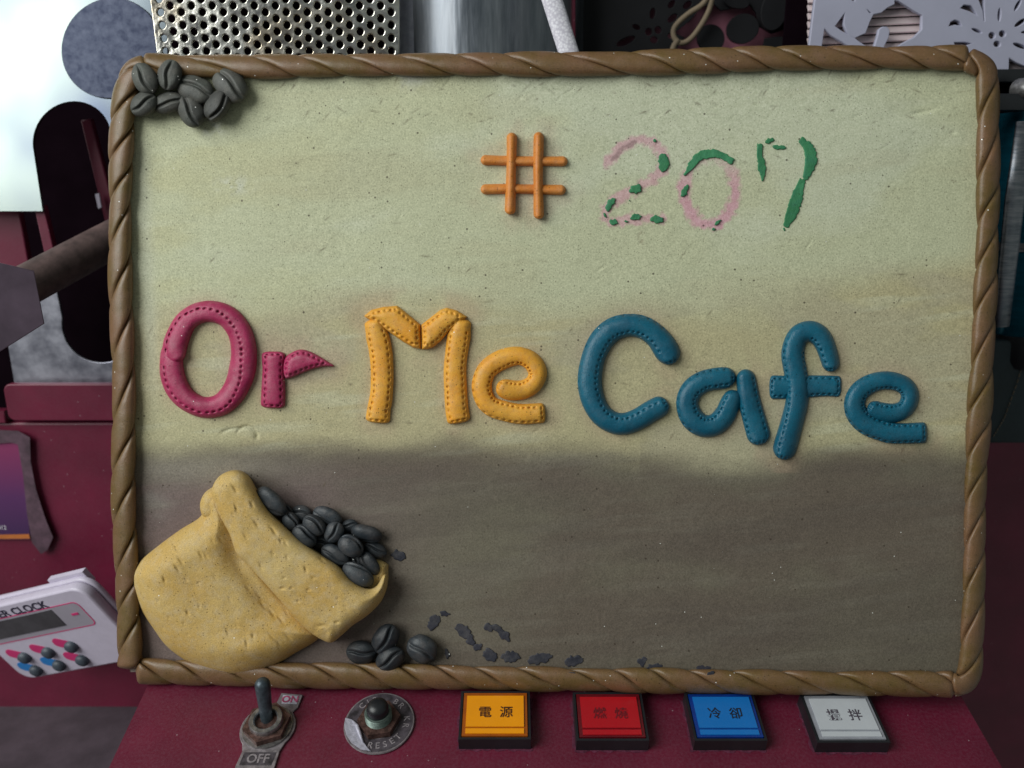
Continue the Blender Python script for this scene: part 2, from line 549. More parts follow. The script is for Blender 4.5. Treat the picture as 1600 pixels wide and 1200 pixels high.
for k in range(4):
    bm.faces.new((va[k], vb[k], vb[(k+1) % 4], va[(k+1) % 4]))
bm_obj('housing', bm, M['maroon_dusty'], console, bevel=0.0012)
ci = con_origin.inverted()
def cl(px, py, h=0.0): return ci @ panel_frame(px, py, h)

# push buttons
S = 0.0268
def push_button(px, py, nm, chars, ink, yaw=0.0):
    m = cl(px, py) @ Matrix.Rotation(yaw, 4, 'Z') @ Matrix.Translation((0, 0.0104, 0))
    h, o, i_, dpt = 0.0058, S/2, S/2-0.0009, 0.0106
    bm = bmesh.new()
    ring = lambda a, c, z: [bm.verts.new(p) for p in ((-a, -c, z), (a, -c, z), (a, c, z), (-a, c, z))]
    rs = [ring(o, dpt, 0.0), ring(o, dpt, h), ring(i_, dpt-0.0009, h), ring(i_, dpt-0.0009, 0.002)]
    for a, c in zip(rs, rs[1:]):
        for k in range(4):
            bm.faces.new((a[k], a[(k+1) % 4], c[(k+1) % 4], c[k]))
    bm.faces.new(rs[3])
    btn = bm_obj('push_button', bm, M['black'], console, m, bevel=0.0003)
    tag(btn, {'amber': 'amber', 'red': 'red', 'blue': 'blue', 'clear': 'white'}[nm]+' square push button with a black bezel')
    rg_ = np.array([(-o, -dpt), (o, -dpt), (o, dpt), (-o, dpt)])
    rg_ = resample(rg_, 0.0006, True)
    rg_ = rg_*(1+0.10*noise2(np.c_[np.arange(len(rg_)), np.zeros(len(rg_))], 3.0, int(px))[:, None]*np.array([1, 1.1]))
    flat('dust_rim', [rg_.tolist()], 0.0001, M['grime'], btn, Matrix.Translation((0, 0, 0.0001)))
    a = i_-0.0003
    c0, c1 = -(dpt-0.0012), dpt-0.0012
    bm_obj('cap', box_bm(-a, a, c0, c1, 0.0015, h+0.0004), M['rim_'+nm], btn, bevel=0.0006)
    bm_obj('legend_tile', box_bm(-a+0.0013, a-0.0013, c0+0.0036, c1-0.0016, h-0.001, h+0.0009), M['cap_'+nm], btn, bevel=0.0004)
    bm_obj('lower_strip', box_bm(-a+0.0013, a-0.0013, c0+0.0008, c0+0.0029, h-0.001, h+0.0008), M['cap_'+nm], btn, bevel=0.0004)
    text('lettering', chars, 0.0052, M[ink], btn, Matrix.Translation((0.0002, 0.0001, h+0.00098)), 0.00006, bold=0.00004)
M['grime'] = plain('grey_dust', srgb(90, 44, 62), 0.9, var=0.4, vscale=500, spec=0.1)
M['ink_amber'] = plain('brown_ink', srgb(70, 34, 14), 0.5)
M['ink_red'] = plain('dark_red_ink', srgb(104, 14, 26), 0.5)
M['ink_black'] = plain('black_ink', srgb(22, 28, 40), 0.5)
M['ink_grey'] = plain('grey_ink', srgb(74, 66, 78), 0.5)
push_button(773, 1170, 'amber', '電  源', 'ink_amber')
push_button(956, 1172, 'red', '燃  燒', 'ink_red')
push_button(1139, 1172, 'blue', '冷  卻', 'ink_black')
push_button(1329, 1175, 'clear', '攪  拌', 'ink_grey')

def hexnut(name, r, h, mat, parent, mw):
    bm = bmesh.new()
    lo = [bm.verts.new((r*math.cos(k*math.pi/3), r*math.sin(k*math.pi/3), 0)) for k in range(6)]
    hi = [bm.verts.new((r*math.cos(k*math.pi/3), r*math.sin(k*math.pi/3), h)) for k in range(6)]
    bm.faces.new(lo[::-1]); bm.faces.new(hi)
    for k in range(6):
        bm.faces.new((lo[k], lo[(k+1) % 6], hi[(k+1) % 6], hi[k]))
    return bm_obj(name, bm, mat, parent, mw, bevel=r*0.09)

# toggle switch with its ON / OFF plate
tm = cl(419, 1139)
def arc(cx, cy, r, a0, a1, n): return [(cx+r*math.cos(R_(a0+(a1-a0)*k/n)), cy+r*math.sin(R_(a0+(a1-a0)*k/n))) for k in range(n+1)]
mm = 0.001
plate_o = [(-6.6*mm, -10*mm), (-7.4*mm, -16.2*mm)]+arc(-5.6*mm, -16.8*mm, 1.6*mm, 190, 265, 4)+arc(5.0*mm, -16.8*mm, 1.6*mm, 275, 350, 4)+[(6.8*mm, -10*mm)] + \
    arc(0, 0, 10.2*mm, -38, 42, 10)+[(9.2*mm, 9*mm), (9.8*mm, 14.6*mm), (1.5*mm, 15.4*mm), (0.5*mm, 9.9*mm)]+arc(0, 0, 10.2*mm, 95, 222, 14)
toggle = flat('toggle_switch', [plate_o], 0.0008, M['plate'], console, tm @ Matrix.Translation((0, 0, 0.0006)), 0.0002)
tag(toggle, 'toggle switch with dark lever and worn plate reading OFF')
flat('plate_ink', [[(-5.9*mm, -10.6*mm), (-6.3*mm, -15.8*mm), (5.4*mm, -15.8*mm), (6.0*mm, -10.6*mm)]], 0.00008, M['plate_ink'], toggle, Matrix.Translation((0, 0, 0.00046)))
text('lettering', 'OFF', 0.0050, M['letter_grey'], toggle, Matrix.Translation((-0.1*mm, -13.3*mm, 0.00056)), 0.00006, 0.95, 0.00010)
flat('plate_ink', [[(2.6*mm, 10.6*mm), (8.6*mm, 10.2*mm), (9.0*mm, 14.0*mm), (2.2*mm, 14.6*mm)]], 0.00008, M['foil'], toggle, Matrix.Translation((0, 0, 0.00046)))
M['worn_pink'] = plain('worn_pink_print', srgb(150, 64, 96), 0.6, var=0.4, vscale=600)
text('lettering', 'ON', 0.0042, M['worn_pink'], toggle, Matrix.Translation((5.6*mm, 12.4*mm, 0.00056)), 0.00006, 1.0, 0.00012)
lathe('washer', [(5*mm, 0.0004), (9.4*mm, 0.0004), (9.4*mm, 0.0012), (5*mm, 0.0012)], M['nickel'], toggle)
hexnut('nut', 8.9*mm, 2.4*mm, M['rust'], toggle, Matrix.Translation((0, 0, 0.0012)) @ Matrix.Rotation(0.35, 4, 'Z'))
lathe('bushing', [(6.4*mm, 3.4*mm), (6.4*mm, 5.0*mm), (6.0*mm, 5.6*mm), (4.6*mm, 5.6*mm), (4.2*mm, 5.2*mm), (3.9*mm, 2.0*mm), (0, 2.0*mm)], M['nickel'], toggle)
lev = []
for k in range(9):
    lev.append((2.15*mm+0.75*mm*k/8, 2.0*mm+15.6*mm*k/8))
for k in range(1, 7):
    a = k/6*math.pi/2
    lev.append((2.9*mm*math.cos(a), 17.6*mm+2.9*mm*math.sin(a)))
lathe('lever', [(0, 2.0*mm)]+lev, M['lever'], toggle, Matrix.Rotation(R_(-22), 4, 'X') @ Matrix.Rotation(R_(-4), 4, 'Y'))

# reset button on a round worn plate
rm = cl(593, 1131)
reset = lathe('reset_switch', [(0, 0.0002), (13.3*mm, 0.0002), (13.5*mm, 0.0006), (13.3*mm, 0.0010), (0, 0.0010)], M['plate'], console, rm, 48)
tag(reset, 'round reset button with torn metal plate and black plunger')
lathe('plate_ink', [(7.4*mm, 0.00104), (12.7*mm, 0.00104), (12.7*mm, 0.00112), (7.4*mm, 0.00112)], M['plate_ink'], reset, None, 48)
def arc_text(word, r, mid, stepdeg, size, flip=False):
    n = len(word)
    for k, ch in enumerate(word):
        a = mid+((k-(n-1)/2)*stepdeg if flip else -(k-(n-1)/2)*stepdeg)
        ar = R_(a)
        rot = ar+math.pi/2 if flip else ar-math.pi/2
        text('lettering', ch, size, M['letter_grey'], reset, Matrix.Translation((r*math.cos(ar), r*math.sin(ar), 0.00118)) @ Matrix.Rotation(rot, 4, 'Z'), 0.00005, 1, 0.00003)
arc_text('RESET', 10.3*mm, 290, 15.5, 0.0036, True)
arc_text('CIR', 10.4*mm, 122, 15, 0.0034)
arc_text('BR', 10.4*mm, 52, 16, 0.0034)
arc_text('KR', 10.4*mm, 0, 17, 0.0034)
foil = [(-13.1*mm, 1.0*mm), (-10.6*mm, 0.4*mm), (-8.4*mm, -2.2*mm), (-6.6*mm, -5.6*mm), (-5.0*mm, -8.6*mm), (-2.9*mm, -11.2*mm), (-1.2*mm, -12.9*mm), (-5.2*mm, -12.0*mm), (-9.0*mm, -9.4*mm), (-11.6*mm, -6.0*mm), (-13.0*mm, -2.0*mm)]
flat('torn_foil', [foil], 0.0003, M['foil'], reset, Matrix.Translation((0, 0, 0.0014)) @ Matrix.Rotation(R_(3), 4, 'Y'))
curl = tube('torn_foil', [(-10.4*mm, 0.2*mm, 1.8*mm), (-8.0*mm, -2.6*mm, 2.3*mm), (-6.4*mm, -6.0*mm, 2.2*mm), (-4.6*mm, -9.4*mm, 1.8*mm)], [0.3*mm, 0.8*mm, 0.7*mm, 0.2*mm], M['foil'], reset, 8)
hexnut('nut', 8.2*mm, 2.6*mm, M['rust'], reset, Matrix.Translation((0, 0, 0.0012)) @ Matrix.Rotation(0.15, 4, 'Z'))
thr = [(5.6*mm, 3.6*mm)]
for k in range(7):
    z = 3.8*mm+k*0.5*mm
    thr += [(5.15*mm, z), (4.85*mm, z+0.25*mm)]
lathe('threaded_collar', thr+[(4.9*mm, 7.4*mm), (4.2*mm, 7.4*mm), (4.0*mm, 5*mm), (0, 5*mm)], M['verdigris'], reset)
lathe('plunger', [(0, 4*mm), (4.1*mm, 4*mm), (4.15*mm, 9.4*mm), (3.9*mm, 10.3*mm), (3.1*mm, 11.3*mm), (1.8*mm, 11.9*mm), (0, 12.1*mm)], M['black'], reset, None, 28, 60)

# ------------------------------------------------------------------ the machine body behind
body = tag(empty('coffee_roaster', Vector((0, YW, CAM.z-0.30))), 'maroon coffee roasting machine body with slotted and punched steel plates behind the sign', 'roaster')
bi = body.matrix_world.inverted()
def wm(y=YW):      # local frame of an upright sheet at depth y: x right, y up, z to the viewer
    return bi @ frame(Vector((0, y, 0)), Vector((1, 0, 0)), Vector((0, 0, 1)), Vector((0, -1, 0)))
def wxy(pts, y=YW):
    out = []
    for p in pts:
        q = wall(p[0], p[1], y)
        out.append((q.x, q.z))
    return out
zb = wall(100, 1104).z
# lower front of the body
a = wall(-80, 664); c = wall(1720, 664)
zt = a.z
flat('front_panel', [[(-0.50, zb), (0.19, zb), (0.19, zt), (-0.50, zt)]], 0.006, M['maroon'], body, wm(YW+0.003), 0.0012)
flat('front_panel', [[(0.10, zb-0.3), (0.70, zb-0.3), (0.70, zt), (0.10, zt)]], 0.006, M['maroon'], body, wm(YW+0.075), 0.0012)
# drawer front
q0, q1 = wall(6, 602, YW-0.004), wall(30, 656, YW-0.004)
rr = 0.003
def rrect(x0, x1, y0, y1, r, n=5):
    return arc(x1-r, y1-r, r, 0, 90, n)+arc(x0+r, y1-r, r, 90, 180, n)+arc(x0+r, y0+r, r, 180, 270, n)+arc(x1-r, y0+r, r, 270, 360, n)
flat('drawer_front', [rrect(q0.x, q0.x+0.26, q1.z, q0.z, rr)], 0.004, M['maroon'], body, wm(YW-0.002), 0.0006)
flat('side_rail', [[(-0.42, q1.z-0.002), (q0.x-0.004, q1.z-0.002), (q0.x-0.004, q0.z-0.014), (-0.42, q0.z-0.014)]], 0.006, M['maroon'], body, wm(YW+0.001), 0.0006)
# dark interior
flat('back_wall', [[(-0.8, zt-0.02), (0.8, zt-0.02), (0.8, zt+0.5), (-0.8, zt+0.5)]], 0.004, M['dark'], body, wm(YW+0.085))
# slotted plates
YP = YW+0.004
def slot_arc(cx, cy, r, a0, a1, n): return [(cx+r*math.cos(R_(a0+(a1-a0)*k/n)), cy+r*math.sin(R_(a0+(a1-a0)*k/n))) for k in range(n+1)]
topA = slot_arc(111, 221, 61, 351, 189, 22)      # image coordinates, y down: over the top from right to left
topA = [(108+62*math.cos(R_(-a)), 219-63*math.sin(R_(a))) for a in np.linspace(-9, 189, 25)]
plateA = [(-90, -90), (330, -90), (330, 330), (190, 330)]+topA+[(68, 330), (-75, 330)]
zp = wall(60, 330, YP).z
tilt_ = Matrix.Translation((0, zp, 0)) @ Matrix.Rotation(R_(-6), 4, 'X') @ Matrix.Translation((0, -zp, 0))
flat('slotted_plate', [wxy(plateA, YP)], 0.0015, M['steel'], body, wm(YP) @ tilt_, 0.0003)
botB = [(160+63*math.cos(R_(a)), 504+63*math.sin(R_(a))) for a in np.linspace(188, -8, 24)]
plateB = [(-4, 425), (83, 425)]+botB+[(205, 425), (330, 425), (330, 597), (24, 597)]
flat('slotted_plate', [wxy(plateB, YP)], 0.0015, M['steel_low'], body, wm(YP), 0.0003)
# darker disc on the upper plate, its dark reflection put into the colour
cir = []
for a in np.linspace(0, 360, 73)[:-1]:
    x, y = 161+78*math.cos(R_(a)), 70+81*math.sin(R_(a))
    d_ = math.hypot(x-108, y-219)
    if d_ < 63.5 and y < 240:
        x, y = 108+(x-108)*63.5/d_, 219+(y-219)*63.5/d_
    cir.append((x, y))
flat('dark_disc', [wxy(cir, YP-0.0014)], 0.001, M['steel_dull'], body, wm(YP) @ tilt_ @ Matrix.Translation((0, 0, 0.0014)), 0.0002)
flat('steel_strip', [wxy([(612, -60), (662, -60), (662, 140), (612, 140)], YW+0.012)], 0.0015, M['steel_low'], body, wm(YW+0.012), 0.0003)
# maroon bars and panel in the gap left of the slot
flat('frame_bar', [wxy([(58, 322), (70, 322), (98, 440), (84, 440)], YP+0.004)], 0.004, M['maroon'], body, wm(YP+0.004), 0.0004)
flat('side_panel', [wxy([(-80, 322), (30, 322), (52, 440), (-60, 440)], YP+0.012)], 0.004, M['maroon'], body, wm(YP+0.012), 0.0006)
flat('side_panel', [wxy([(-80, 600), (-80, 320), (20, 320), (42, 600)], YP+0.022)], 0.003, M['dark'], body, wm(YP+0.022))  # near-black sheet added to stand for shade in the gap
flat('frame_bar', [wxy([(131, 190), (143, 188), (185, 345), (168, 345)], YP+0.030)], 0.004, M['maroon'], body, wm(YP+0.030), 0.0006)
flat('white_tab', [wxy([(149, 303), (155, 302), (159, 324), (154, 326)], YP+0.024)], 0.001, M['white_plastic'], body, wm(YP+0.024))
# punched guard
YG = YW-0.006
lx = lambda y: 237+y*0.125
loops = [wxy([(lx(-60), -60), (623, -60), (623, 140), (lx(140), 140)], YG)]
holes = []
for j in range(-1, 24):
    for i in range(-3, 7):
        x = 249+j*16.45
        y = -1+i*20.3+(10.1 if j % 2 else 0)
        x += (y)*0.13*(1-j/24)
        if lx(y)+6 < x < 616:
            holes.append((x, y))
for x, y in holes:
    c_ = wall(x, y, YG)
    r = 6.4*(YG/F)*1.03
    loops.append([(c_.x+r*math.cos(2*math.pi*k/14), c_.z+r*math.sin(2*math.pi*k/14)) for k in range(14)])
flat('punched_guard', loops, 0.0016, M['perf'], body, wm(YG), 0.00045)
flat('guard_shade_sheet', [wxy([(262, -80), (614, -80), (614, 150), (262, 150)], YG+0.008)], 0.001, M['dark'], body, wm(YG+0.008))  # near-black sheet standing in for shade behind the holes
# steel drum
dc = wall(748, 60, YW+0.055)
dr = 0.0515
V, Fc = [], []
for k in range(49):
    a = math.pi+math.pi*k/48
    for z in (-0.06, 0.16):
        V.append((dc.x+dr*math.cos(a), dc.y+dr*math.sin(a)*1.0, dc.z+z))
for k in range(48):
    Fc.append((2*k, 2*k+2, 2*k+3, 2*k+1))
dm = mesh_obj('drum', [bi @ Vector(v) for v in V], Fc, M['drum'], body)
flat('frame_bar', [wxy([(884, -60), (897, -60), (897, 130), (884, 130)], YW+0.03)], 0.004, M['maroon'], body, wm(YW+0.03), 0.0005)

ledge = bm_obj('ledge', box_bm(-0.9, 0.19, YW-0.6, YW+0.07, zb-0.03, zb), M['ledge'], None)
ledge['kind'] = 'structure'

# ------------------------------------------------------------------ handle with tape flag
h0, h1 = at(-70, 505, 0.318), at(235, 342, 0.392)
hand = tag(empty('lever_handle', h0), 'dark worn round lever handle crossing the slot, wrapped with mauve tape', 'handle')
tube('rod', [h0.lerp(h1, t)-h0 for t in np.linspace(0, 1, 12)], 0.0085, M['rod'], hand, 20)
fp = [(-60, 398), (52, 424), (68, 505), (-60, 586)]
base = at(20, 450, 0.312)
tn = (CAM-base).normalized()
tr_ = Vector((1, 0, 0)); tr_ = (tr_-tn*tr_.dot(tn)).normalized(); tu = tn.cross(tr_)
hi_ = hand.matrix_world.inverted()
tfr = frame(base, tr_, tu, tn)
tin = tfr.inverted()
lp = []
for x, y in fp:
    q = tin @ on_plane(x, y, base, tn)
    lp.append((q.x, q.y))
flat('tape_flag', [lp], 0.0012, M['tape'], hand, hi_ @ tfr, 0.0003)
tube('tape_wrap', [h0.lerp(h1, t)-h0 for t in np.linspace(0.0, 0.30, 6)], 0.0090, M['tape'], hand, 20)

# ------------------------------------------------------------------ printed card taped to the machine
cf = wall(10, 770, YW-0.0015)
card = tag(empty('printed_card', frame(cf, Vector((1, 0, 0)), Vector((0, 0, 1)), Vector((0, -1, 0)))), 'pink to purple printed card taped to the maroon machine above the timer', 'card')
def cxy(pts):
    out = []
    for p in pts:
        q = wall(p[0], p[1], YW-0.0015)
        out.append((q.x-cf.x, q.z-cf.z))
    return out
flat('card_sheet', [cxy([(-60, 684), (30, 690), (36, 730), (48, 842), (-60, 843)])], 0.0006, M['card'], card, Matrix.Identity(4))
flat('amber_stripe', [cxy([(-60, 836), (46, 834), (47.5, 841), (-60, 842)])], 0.0001, M['amber_line'], card, Matrix.Translation((0, 0, 0.0004)))
q = cxy([(4, 824)])[0]
text('lettering', '812', 0.0030, M['white_print'], card, Matrix.Translation((q[0], q[1], 0.0004)))
flat('tape_strip', [cxy([(28, 676), (49, 682), (50, 720), (58, 762), (72, 806), (85, 838), (76, 858), (66, 864), (52, 846), (44, 800), (38, 740), (30, 694)])], 0.0003, M['card_rim'], card, Matrix.Translation((0, 0, 0.0008)) @ Matrix.Rotation(R_(-1), 4, 'Y'))
flat('tape_strip', [cxy([(-60, 668), (30, 672), (49, 682), (48, 700), (20, 690), (-60, 697)])], 0.0003, M['card_rim'], card, Matrix.Translation((0, 0, 0.0011)))

# ------------------------------------------------------------------ kitchen timer clock
def clock_axes(px, py, r=-0.34):
    x, y = (px-800)/F, (600-py)/F
    q = 0.2
    for _ in range(20):
        p = math.sqrt(1-q*q-r*r)
        q = 0.21*(p-x*r)+y*r
    # e2 = (a,-b,c): image direction (1,-1)
    k = -x-y                      # a + (-x) c = b + y c ... solve with b = 1
    # a - x c = 1 + y c  ->  a = 1 + (x + y) c
    # p a - q + r c = 0
    c = (q-p)/(p*(x+y)+r)
    a = 1+(x+y)*c
    e1 = CR*p+CU*q+CF*r
    e2 = (CR*a-CU+CF*c).normalized()
    return e1.normalized(), e2
e1, e2 = clock_axes(90, 985)
up = -e2
nrm = e1.cross(up).normalized()
kp = at(90, 985, 0.372)
def kpx(px, py): return on_plane(px, py, kp, nrm)
kfr = frame(kp, e1, up, nrm)
kin = kfr.inverted()
def kxy(pts): return [tuple((kin @ kpx(*p))[:2]) for p in pts]
clock = tag(empty('timer_clock', kfr), 'white digital timer clock with grey display and six round grey buttons', 'timer')
bl = kxy([(45, 1057)])[0]
tr2 = kxy([(121, 921)])[0]
kx0, ky0, ky1 = bl[0]-0.0035, bl[1]-0.001, tr2[1]
kx1 = tr2[0]+0.0015
flat('case', [rrect(kx0, kx1, ky0, ky1, 0.0065, 7)], 0.0050, M['white_plastic'], clock, Matrix.Translation((0, 0, -0.0025)), 0.0010)
flat('back_shell', [rrect(kx0-0.0006, kx1+0.0006, ky0-0.0006, ky1+0.0006, 0.0070, 7)], 0.0028, M['white_plastic'], clock, Matrix.Translation((0, 0, -0.0066)), 0.0009)
q = kxy([(88, 925)])[0]
bm_obj('stand_clip', box_bm(q[0]-0.011, q[0]+0.011, ky1-0.004, ky1+0.0030, -0.0105, -0.0078), M['white_plastic'], clock, bevel=0.001)
bm_obj('side_button', box_bm(kx1-0.001, kx1+0.0007, ky1-0.020, ky1-0.008, -0.0042, -0.0018), M['ink'], clock, bevel=0.0003)
fr = kxy([(120, 939), (153, 975)])
fx1, fy1, fy0 = fr[1][0], fr[0][1], fr[1][1]
fx0 = kx0+0.004
ow, iw = rrect(fx0, fx1, fy0, fy1, 0.003, 5), rrect(fx0+0.0005, fx1-0.0005, fy0+0.0005, fy1-0.0005, 0.0026, 5)
flat('pink_outline', [ow, iw], 0.00012, M['pink_print'], clock, Matrix.Translation((0, 0, 0.0001)))
flat('display_window', [iw], 0.00012, M['lcd_edge'], clock, Matrix.Translation((0, 0, 0.00008)))
lc = kxy([(82, 952), (104, 976), (8, 996)])
flat('display', [[(fx0+0.004, lc[1][1]), (lc[1][0], lc[1][1]), (lc[1][0], lc[0][1]), (fx0+0.004, lc[0][1])]], 0.0004, M['lcd'], clock, Matrix.Translation((0, 0, 0.0002)))
q = kxy([(117, 958)])[0]
text('logo_print', '▬', 0.004, M['pink_print'], clock, Matrix.Translation((q[0], q[1], 0.0003)))
q = kxy([(72, 942)])[0]
tx = text('lettering', 'TIMER CLOCK', 0.0060, M['ink'], clock, Matrix.Translation((0, 0, 0)), 0.00006, 1.12, 0.00014)
tx.matrix_local = Matrix.Translation((q[0]-max(v.co.x for v in tx.data.vertices), (fy1+ky1)/2-0.0012, 0.0001))
for (bx, by), colr in (((40, 1026), 'pink'), ((77, 1018), 'pink'), ((113, 1009), 'pink'), ((58, 1046), 'blue'), ((94, 1038), 'blue'), ((130, 1030), 'pink')):
    q = kxy([(bx, by)])[0]
    r = 0.0033
    pb = lathe('round_button', [(r*1.0, 0), (r, 0.0012), (r*0.85, 0.0021), (r*0.5, 0.0027), (0, 0.0029)], M['rubber'], clock, Matrix.Translation((q[0], q[1], 0)), 24, 60)
    q2 = kxy([(bx-22, by-5)])[0]
    dx, dy = q2[0]-q[0], q2[1]-q[1]
    L = math.hypot(dx, dy)
    flat('colour_tab', [arc(0, 0, r*0.9, -90, 90, 6)+arc(-L, 0, r*0.9, 90, 270, 8)], 0.00012, M[colr+'_print'], clock,
         Matrix.Translation((q[0], q[1], 0.0001)) @ Matrix.Rotation(math.atan2(-dy, -dx), 4, 'Z'))

# ------------------------------------------------------------------ things at the top right
s0, s1 = wall(850, -40, 0.364), wall(904, 130, 0.356)
sm = empty('woven_strap', s1)
tag(sm, 'white woven fabric strap hanging down beside the steel drum', 'strap')
P = [s0.lerp(s1, t)-s1 for t in np.linspace(0, 1, 14)]
tube('webbing', P, 0.0025, M['strap'], sm, 20, squash=1.7)

YL = YW+0.05
lf = wall(1080, 60, YL)
lace = tag(empty('black_lace_panel', frame(lf, Vector((1, 0, 0)), Vector((0, 0, 1)), Vector((0, -1, 0)))), 'black floral cut-out panel over maroon, in shadow behind the sign', 'panel')
def lxy(pts, y=YL):
    return [(wall(p[0], p[1], y).x-lf.x, wall(p[0], p[1], y).z-lf.z) for p in pts]
def ell(cx, cy, a, b_, ang, n=18):
    ca, sa = math.cos(R_(ang)), math.sin(R_(ang))
    return [(cx+a*math.cos(t)*ca-b_*math.sin(t)*sa, cy+a*math.cos(t)*sa+b_*math.sin(t)*ca) for t in np.linspace(0, 2*math.pi, n+1)[:-1]]
Z = lambda x, y: (840+x*0.275, y*0.275)
M['maroon_far'] = plain('rosy_backing_cloth', srgb(176, 112, 132), 0.7, var=0.2)
flat('backing', [lxy([(902, -70), (1290, -70), (1290, 160), (902, 160)], YL+0.012)], 0.003, M['maroon_far'], lace, Matrix.Translation((0, 0, -0.012)))
holes = []
for x, y, a, b_, an in ((560, 155, 26, 16, 20), (630, 182, 22, 24, 0), (683, 172, 22, 24, 0), (660, 228, 24, 22, 0), (765, 105, 36, 20, -40), (652, 78, 18, 34, 10), (760, 25, 30, 18, -50), (850, 30, 32, 20, -40), (500, 235, 60, 22, -25), (750, 205, 14, 18, 0)):
    holes.append(lxy([Z(px, py) for px, py in ell(x, y, a, b_, an)]))
op = [(800, 330), (790, 270), (830, 215), (770, 190), (860, 120), (930, 40), (1000, 20), (1040, 60), (1130, 45), (1200, 20), (1240, 70), (1260, 150), (1330, 190), (1420, 160), (1440, 60), (1470, 70), (1500, 120), (1490, 200), (1440, 215), (1360, 210), (1290, 220), (1270, 330)]
holes.append(lxy([Z(*p) for p in op]))
flat('cut_panel', [lxy([(899, -70), (1300, -70), (1300, 160), (899, 160)])]+holes, 0.002, M['lace_black'], lace, Matrix.Identity(4), 0.0002)
for x, y, a, b_, an in ((975, 225, 75, 78, 0), (1155, 170, 92, 80, -30), (1330, 70, 70, 110, 12), (1120, 20, 70, 34, 10)):
    flat('leaf', [lxy([Z(px, py) for px, py in ell(x, y, a, b_, an, 28)])], 0.002, M['lace_black'], lace, Matrix.Translation((0, 0, 0.0028)), 0.0002)

cp = [(1120, -30), (1113, 0), (1108, 18), (1096, 40), (1082, 58), (1068, 66), (1057, 60), (1054, 46), (1062, 33), (1080, 18), (1096, 8), (1106, -5), (1112, -30)]
cs = catmull([tuple(wall(x, y, YL-0.012)) for x, y in cp], False, 0.0012)
co = cs[-1]
cord = tag(empty('beige_cord', Vector(co)), 'looped beige cord hanging in front of the black floral panel', 'cord')
cs2 = cs+np.stack([np.zeros(len(cs)), 0.003*np.sin(np.linspace(0, math.pi, len(cs))), np.zeros(len(cs))], 1)
tube('loop', cs2-co, 0.0013, M['cord'], cord, 10)
tl = catmull([tuple(wall(x, y, YL-0.014)) for x, y in ((1060, 62), (1052, 74), (1046, 100), (1042, 130))], False, 0.0015)
tube('tail', tl-co, 0.0014, M['cord'], cord, 10)

YF = YW+0.012
wf = wall(1430, 100, YF)
fret = tag(empty('white_fretwork_panel', frame(wf, Vector((1, 0, 0)), Vector((0, 0, 1)), Vector((0, -1, 0)))), 'pale grey fretwork board with flower cut-outs above the right end of the sign', 'panel')
def fxy(pts, y=YF): return [(wall(p[0], p[1], y).x-wf.x, wall(p[0], p[1], y).z-wf.z) for p in pts]
Z2 = lambda p: (1240+p[0]*0.225, p[1]*0.225)
outer = [(170, -200), (1900, -200), (1900, 520), (1760, 500), (1600, 458), (1540, 432), (1482, 396), (1480, 482), (1300, 482), (1300, 560), (70, 560), (105, 330)]
cuts = [[(205, 190), (250, 240), (330, 290), (400, 335), (470, 400), (178, 400), (185, 330)],
        [(355, 75), (345, 170), (370, 235), (420, 270), (330, 225), (275, 185), (310, 140)],
        [(545, 100), (600, 88), (640, 55), (690, 30), (690, 0), (720, 5), (770, 35), (830, 75), (890, 105), (885, 210), (830, 265), (760, 300), (690, 345), (605, 345), (650, 260), (655, 215), (640, 193), (610, 193), (588, 210), (580, 250), (552, 345), (520, 345), (440, 290), (410, 265), (490, 230), (520, 150)],
        [(490, 60), (505, 64), (548, 97), (516, 98)],
        [(1060, 192), (1078, 152), (1110, 136), (1145, 145), (1166, 188), (1110, 180)],
        [(1140, 62), (1170, 32), (1225, 36), (1255, 80), (1275, 122), (1210, 86)],
        [(1262, -20), (1322, -20), (1318, 80), (1322, 150), (1308, 162), (1300, 80)],
        [(1100, 292), (1180, 290), (1250, 302), (1200, 318), (1150, 345), (1108, 335)],
        [(380, -20), (430, -20), (420, 14), (400, 16)],
        ell(1418, 106, 15, 52, 4), ell(1565, 160, 54, 19, -35), ell(1610, 225, 46, 15, -5), ell(1562, 322, 56, 19, 20), ell(1262, 216, 42, 15, 22),
        ell(1368, 250, 28, 28, 0), ell(1440, 238, 28, 28, 0), ell(1403, 308, 29, 26, 0), ell(1545, 40, 16, 50, 30)]
flat('fret_board', [fxy([Z2(p) for p in outer])]+[fxy([Z2(p) for p in c_]) for c_ in cuts], 0.0025, M['lace_white'], fret, Matrix.Identity(4), 0.0003)
stem = tube('twig', [fret.matrix_world.inverted() @ at(x, y, 0.385) for x, y in ((1570, -20), (1585, 8), (1600, 26), (1640, 60))], 0.0014, M['cord'], fret, 8)

YV = YF+0.0055
lv = tag(empty('metal_louvre', wall(1420, 120, YV)), 'rosy metal louvre slats seen through the pale fretwork board', 'louvre')
lvi = lv.matrix_world.inverted()
for k in range(14):
    y = -60+k*13.0
    p, q = wall(1262, y+8, YV), wall(1660, y-8, YV)
    d_ = (q-p).normalized()
    nn_ = Vector((-0.30, -0.80, 0.52))
    nn_ = (nn_-d_*nn_.dot(d_)).normalized()
    vv = nn_.cross(d_)
    m = lvi @ frame(p, d_, vv, nn_)
    bm_obj('slat', box_bm(0, (q-p).length, -0.0016, 0.0016, -0.0004, 0.0004), M['slat'], lv, m, bevel=0.0003)
flat('louvre_shade_sheet', [[(-0.055, -0.04), (0.10, -0.04), (0.10, 0.10), (-0.055, 0.10)]], 0.002, M['dark'], lv, Matrix.Translation((0, 0.012, 0)) @ Matrix.Rotation(math.pi/2, 4, 'X'))  # near-black sheet standing in for shade between the slats

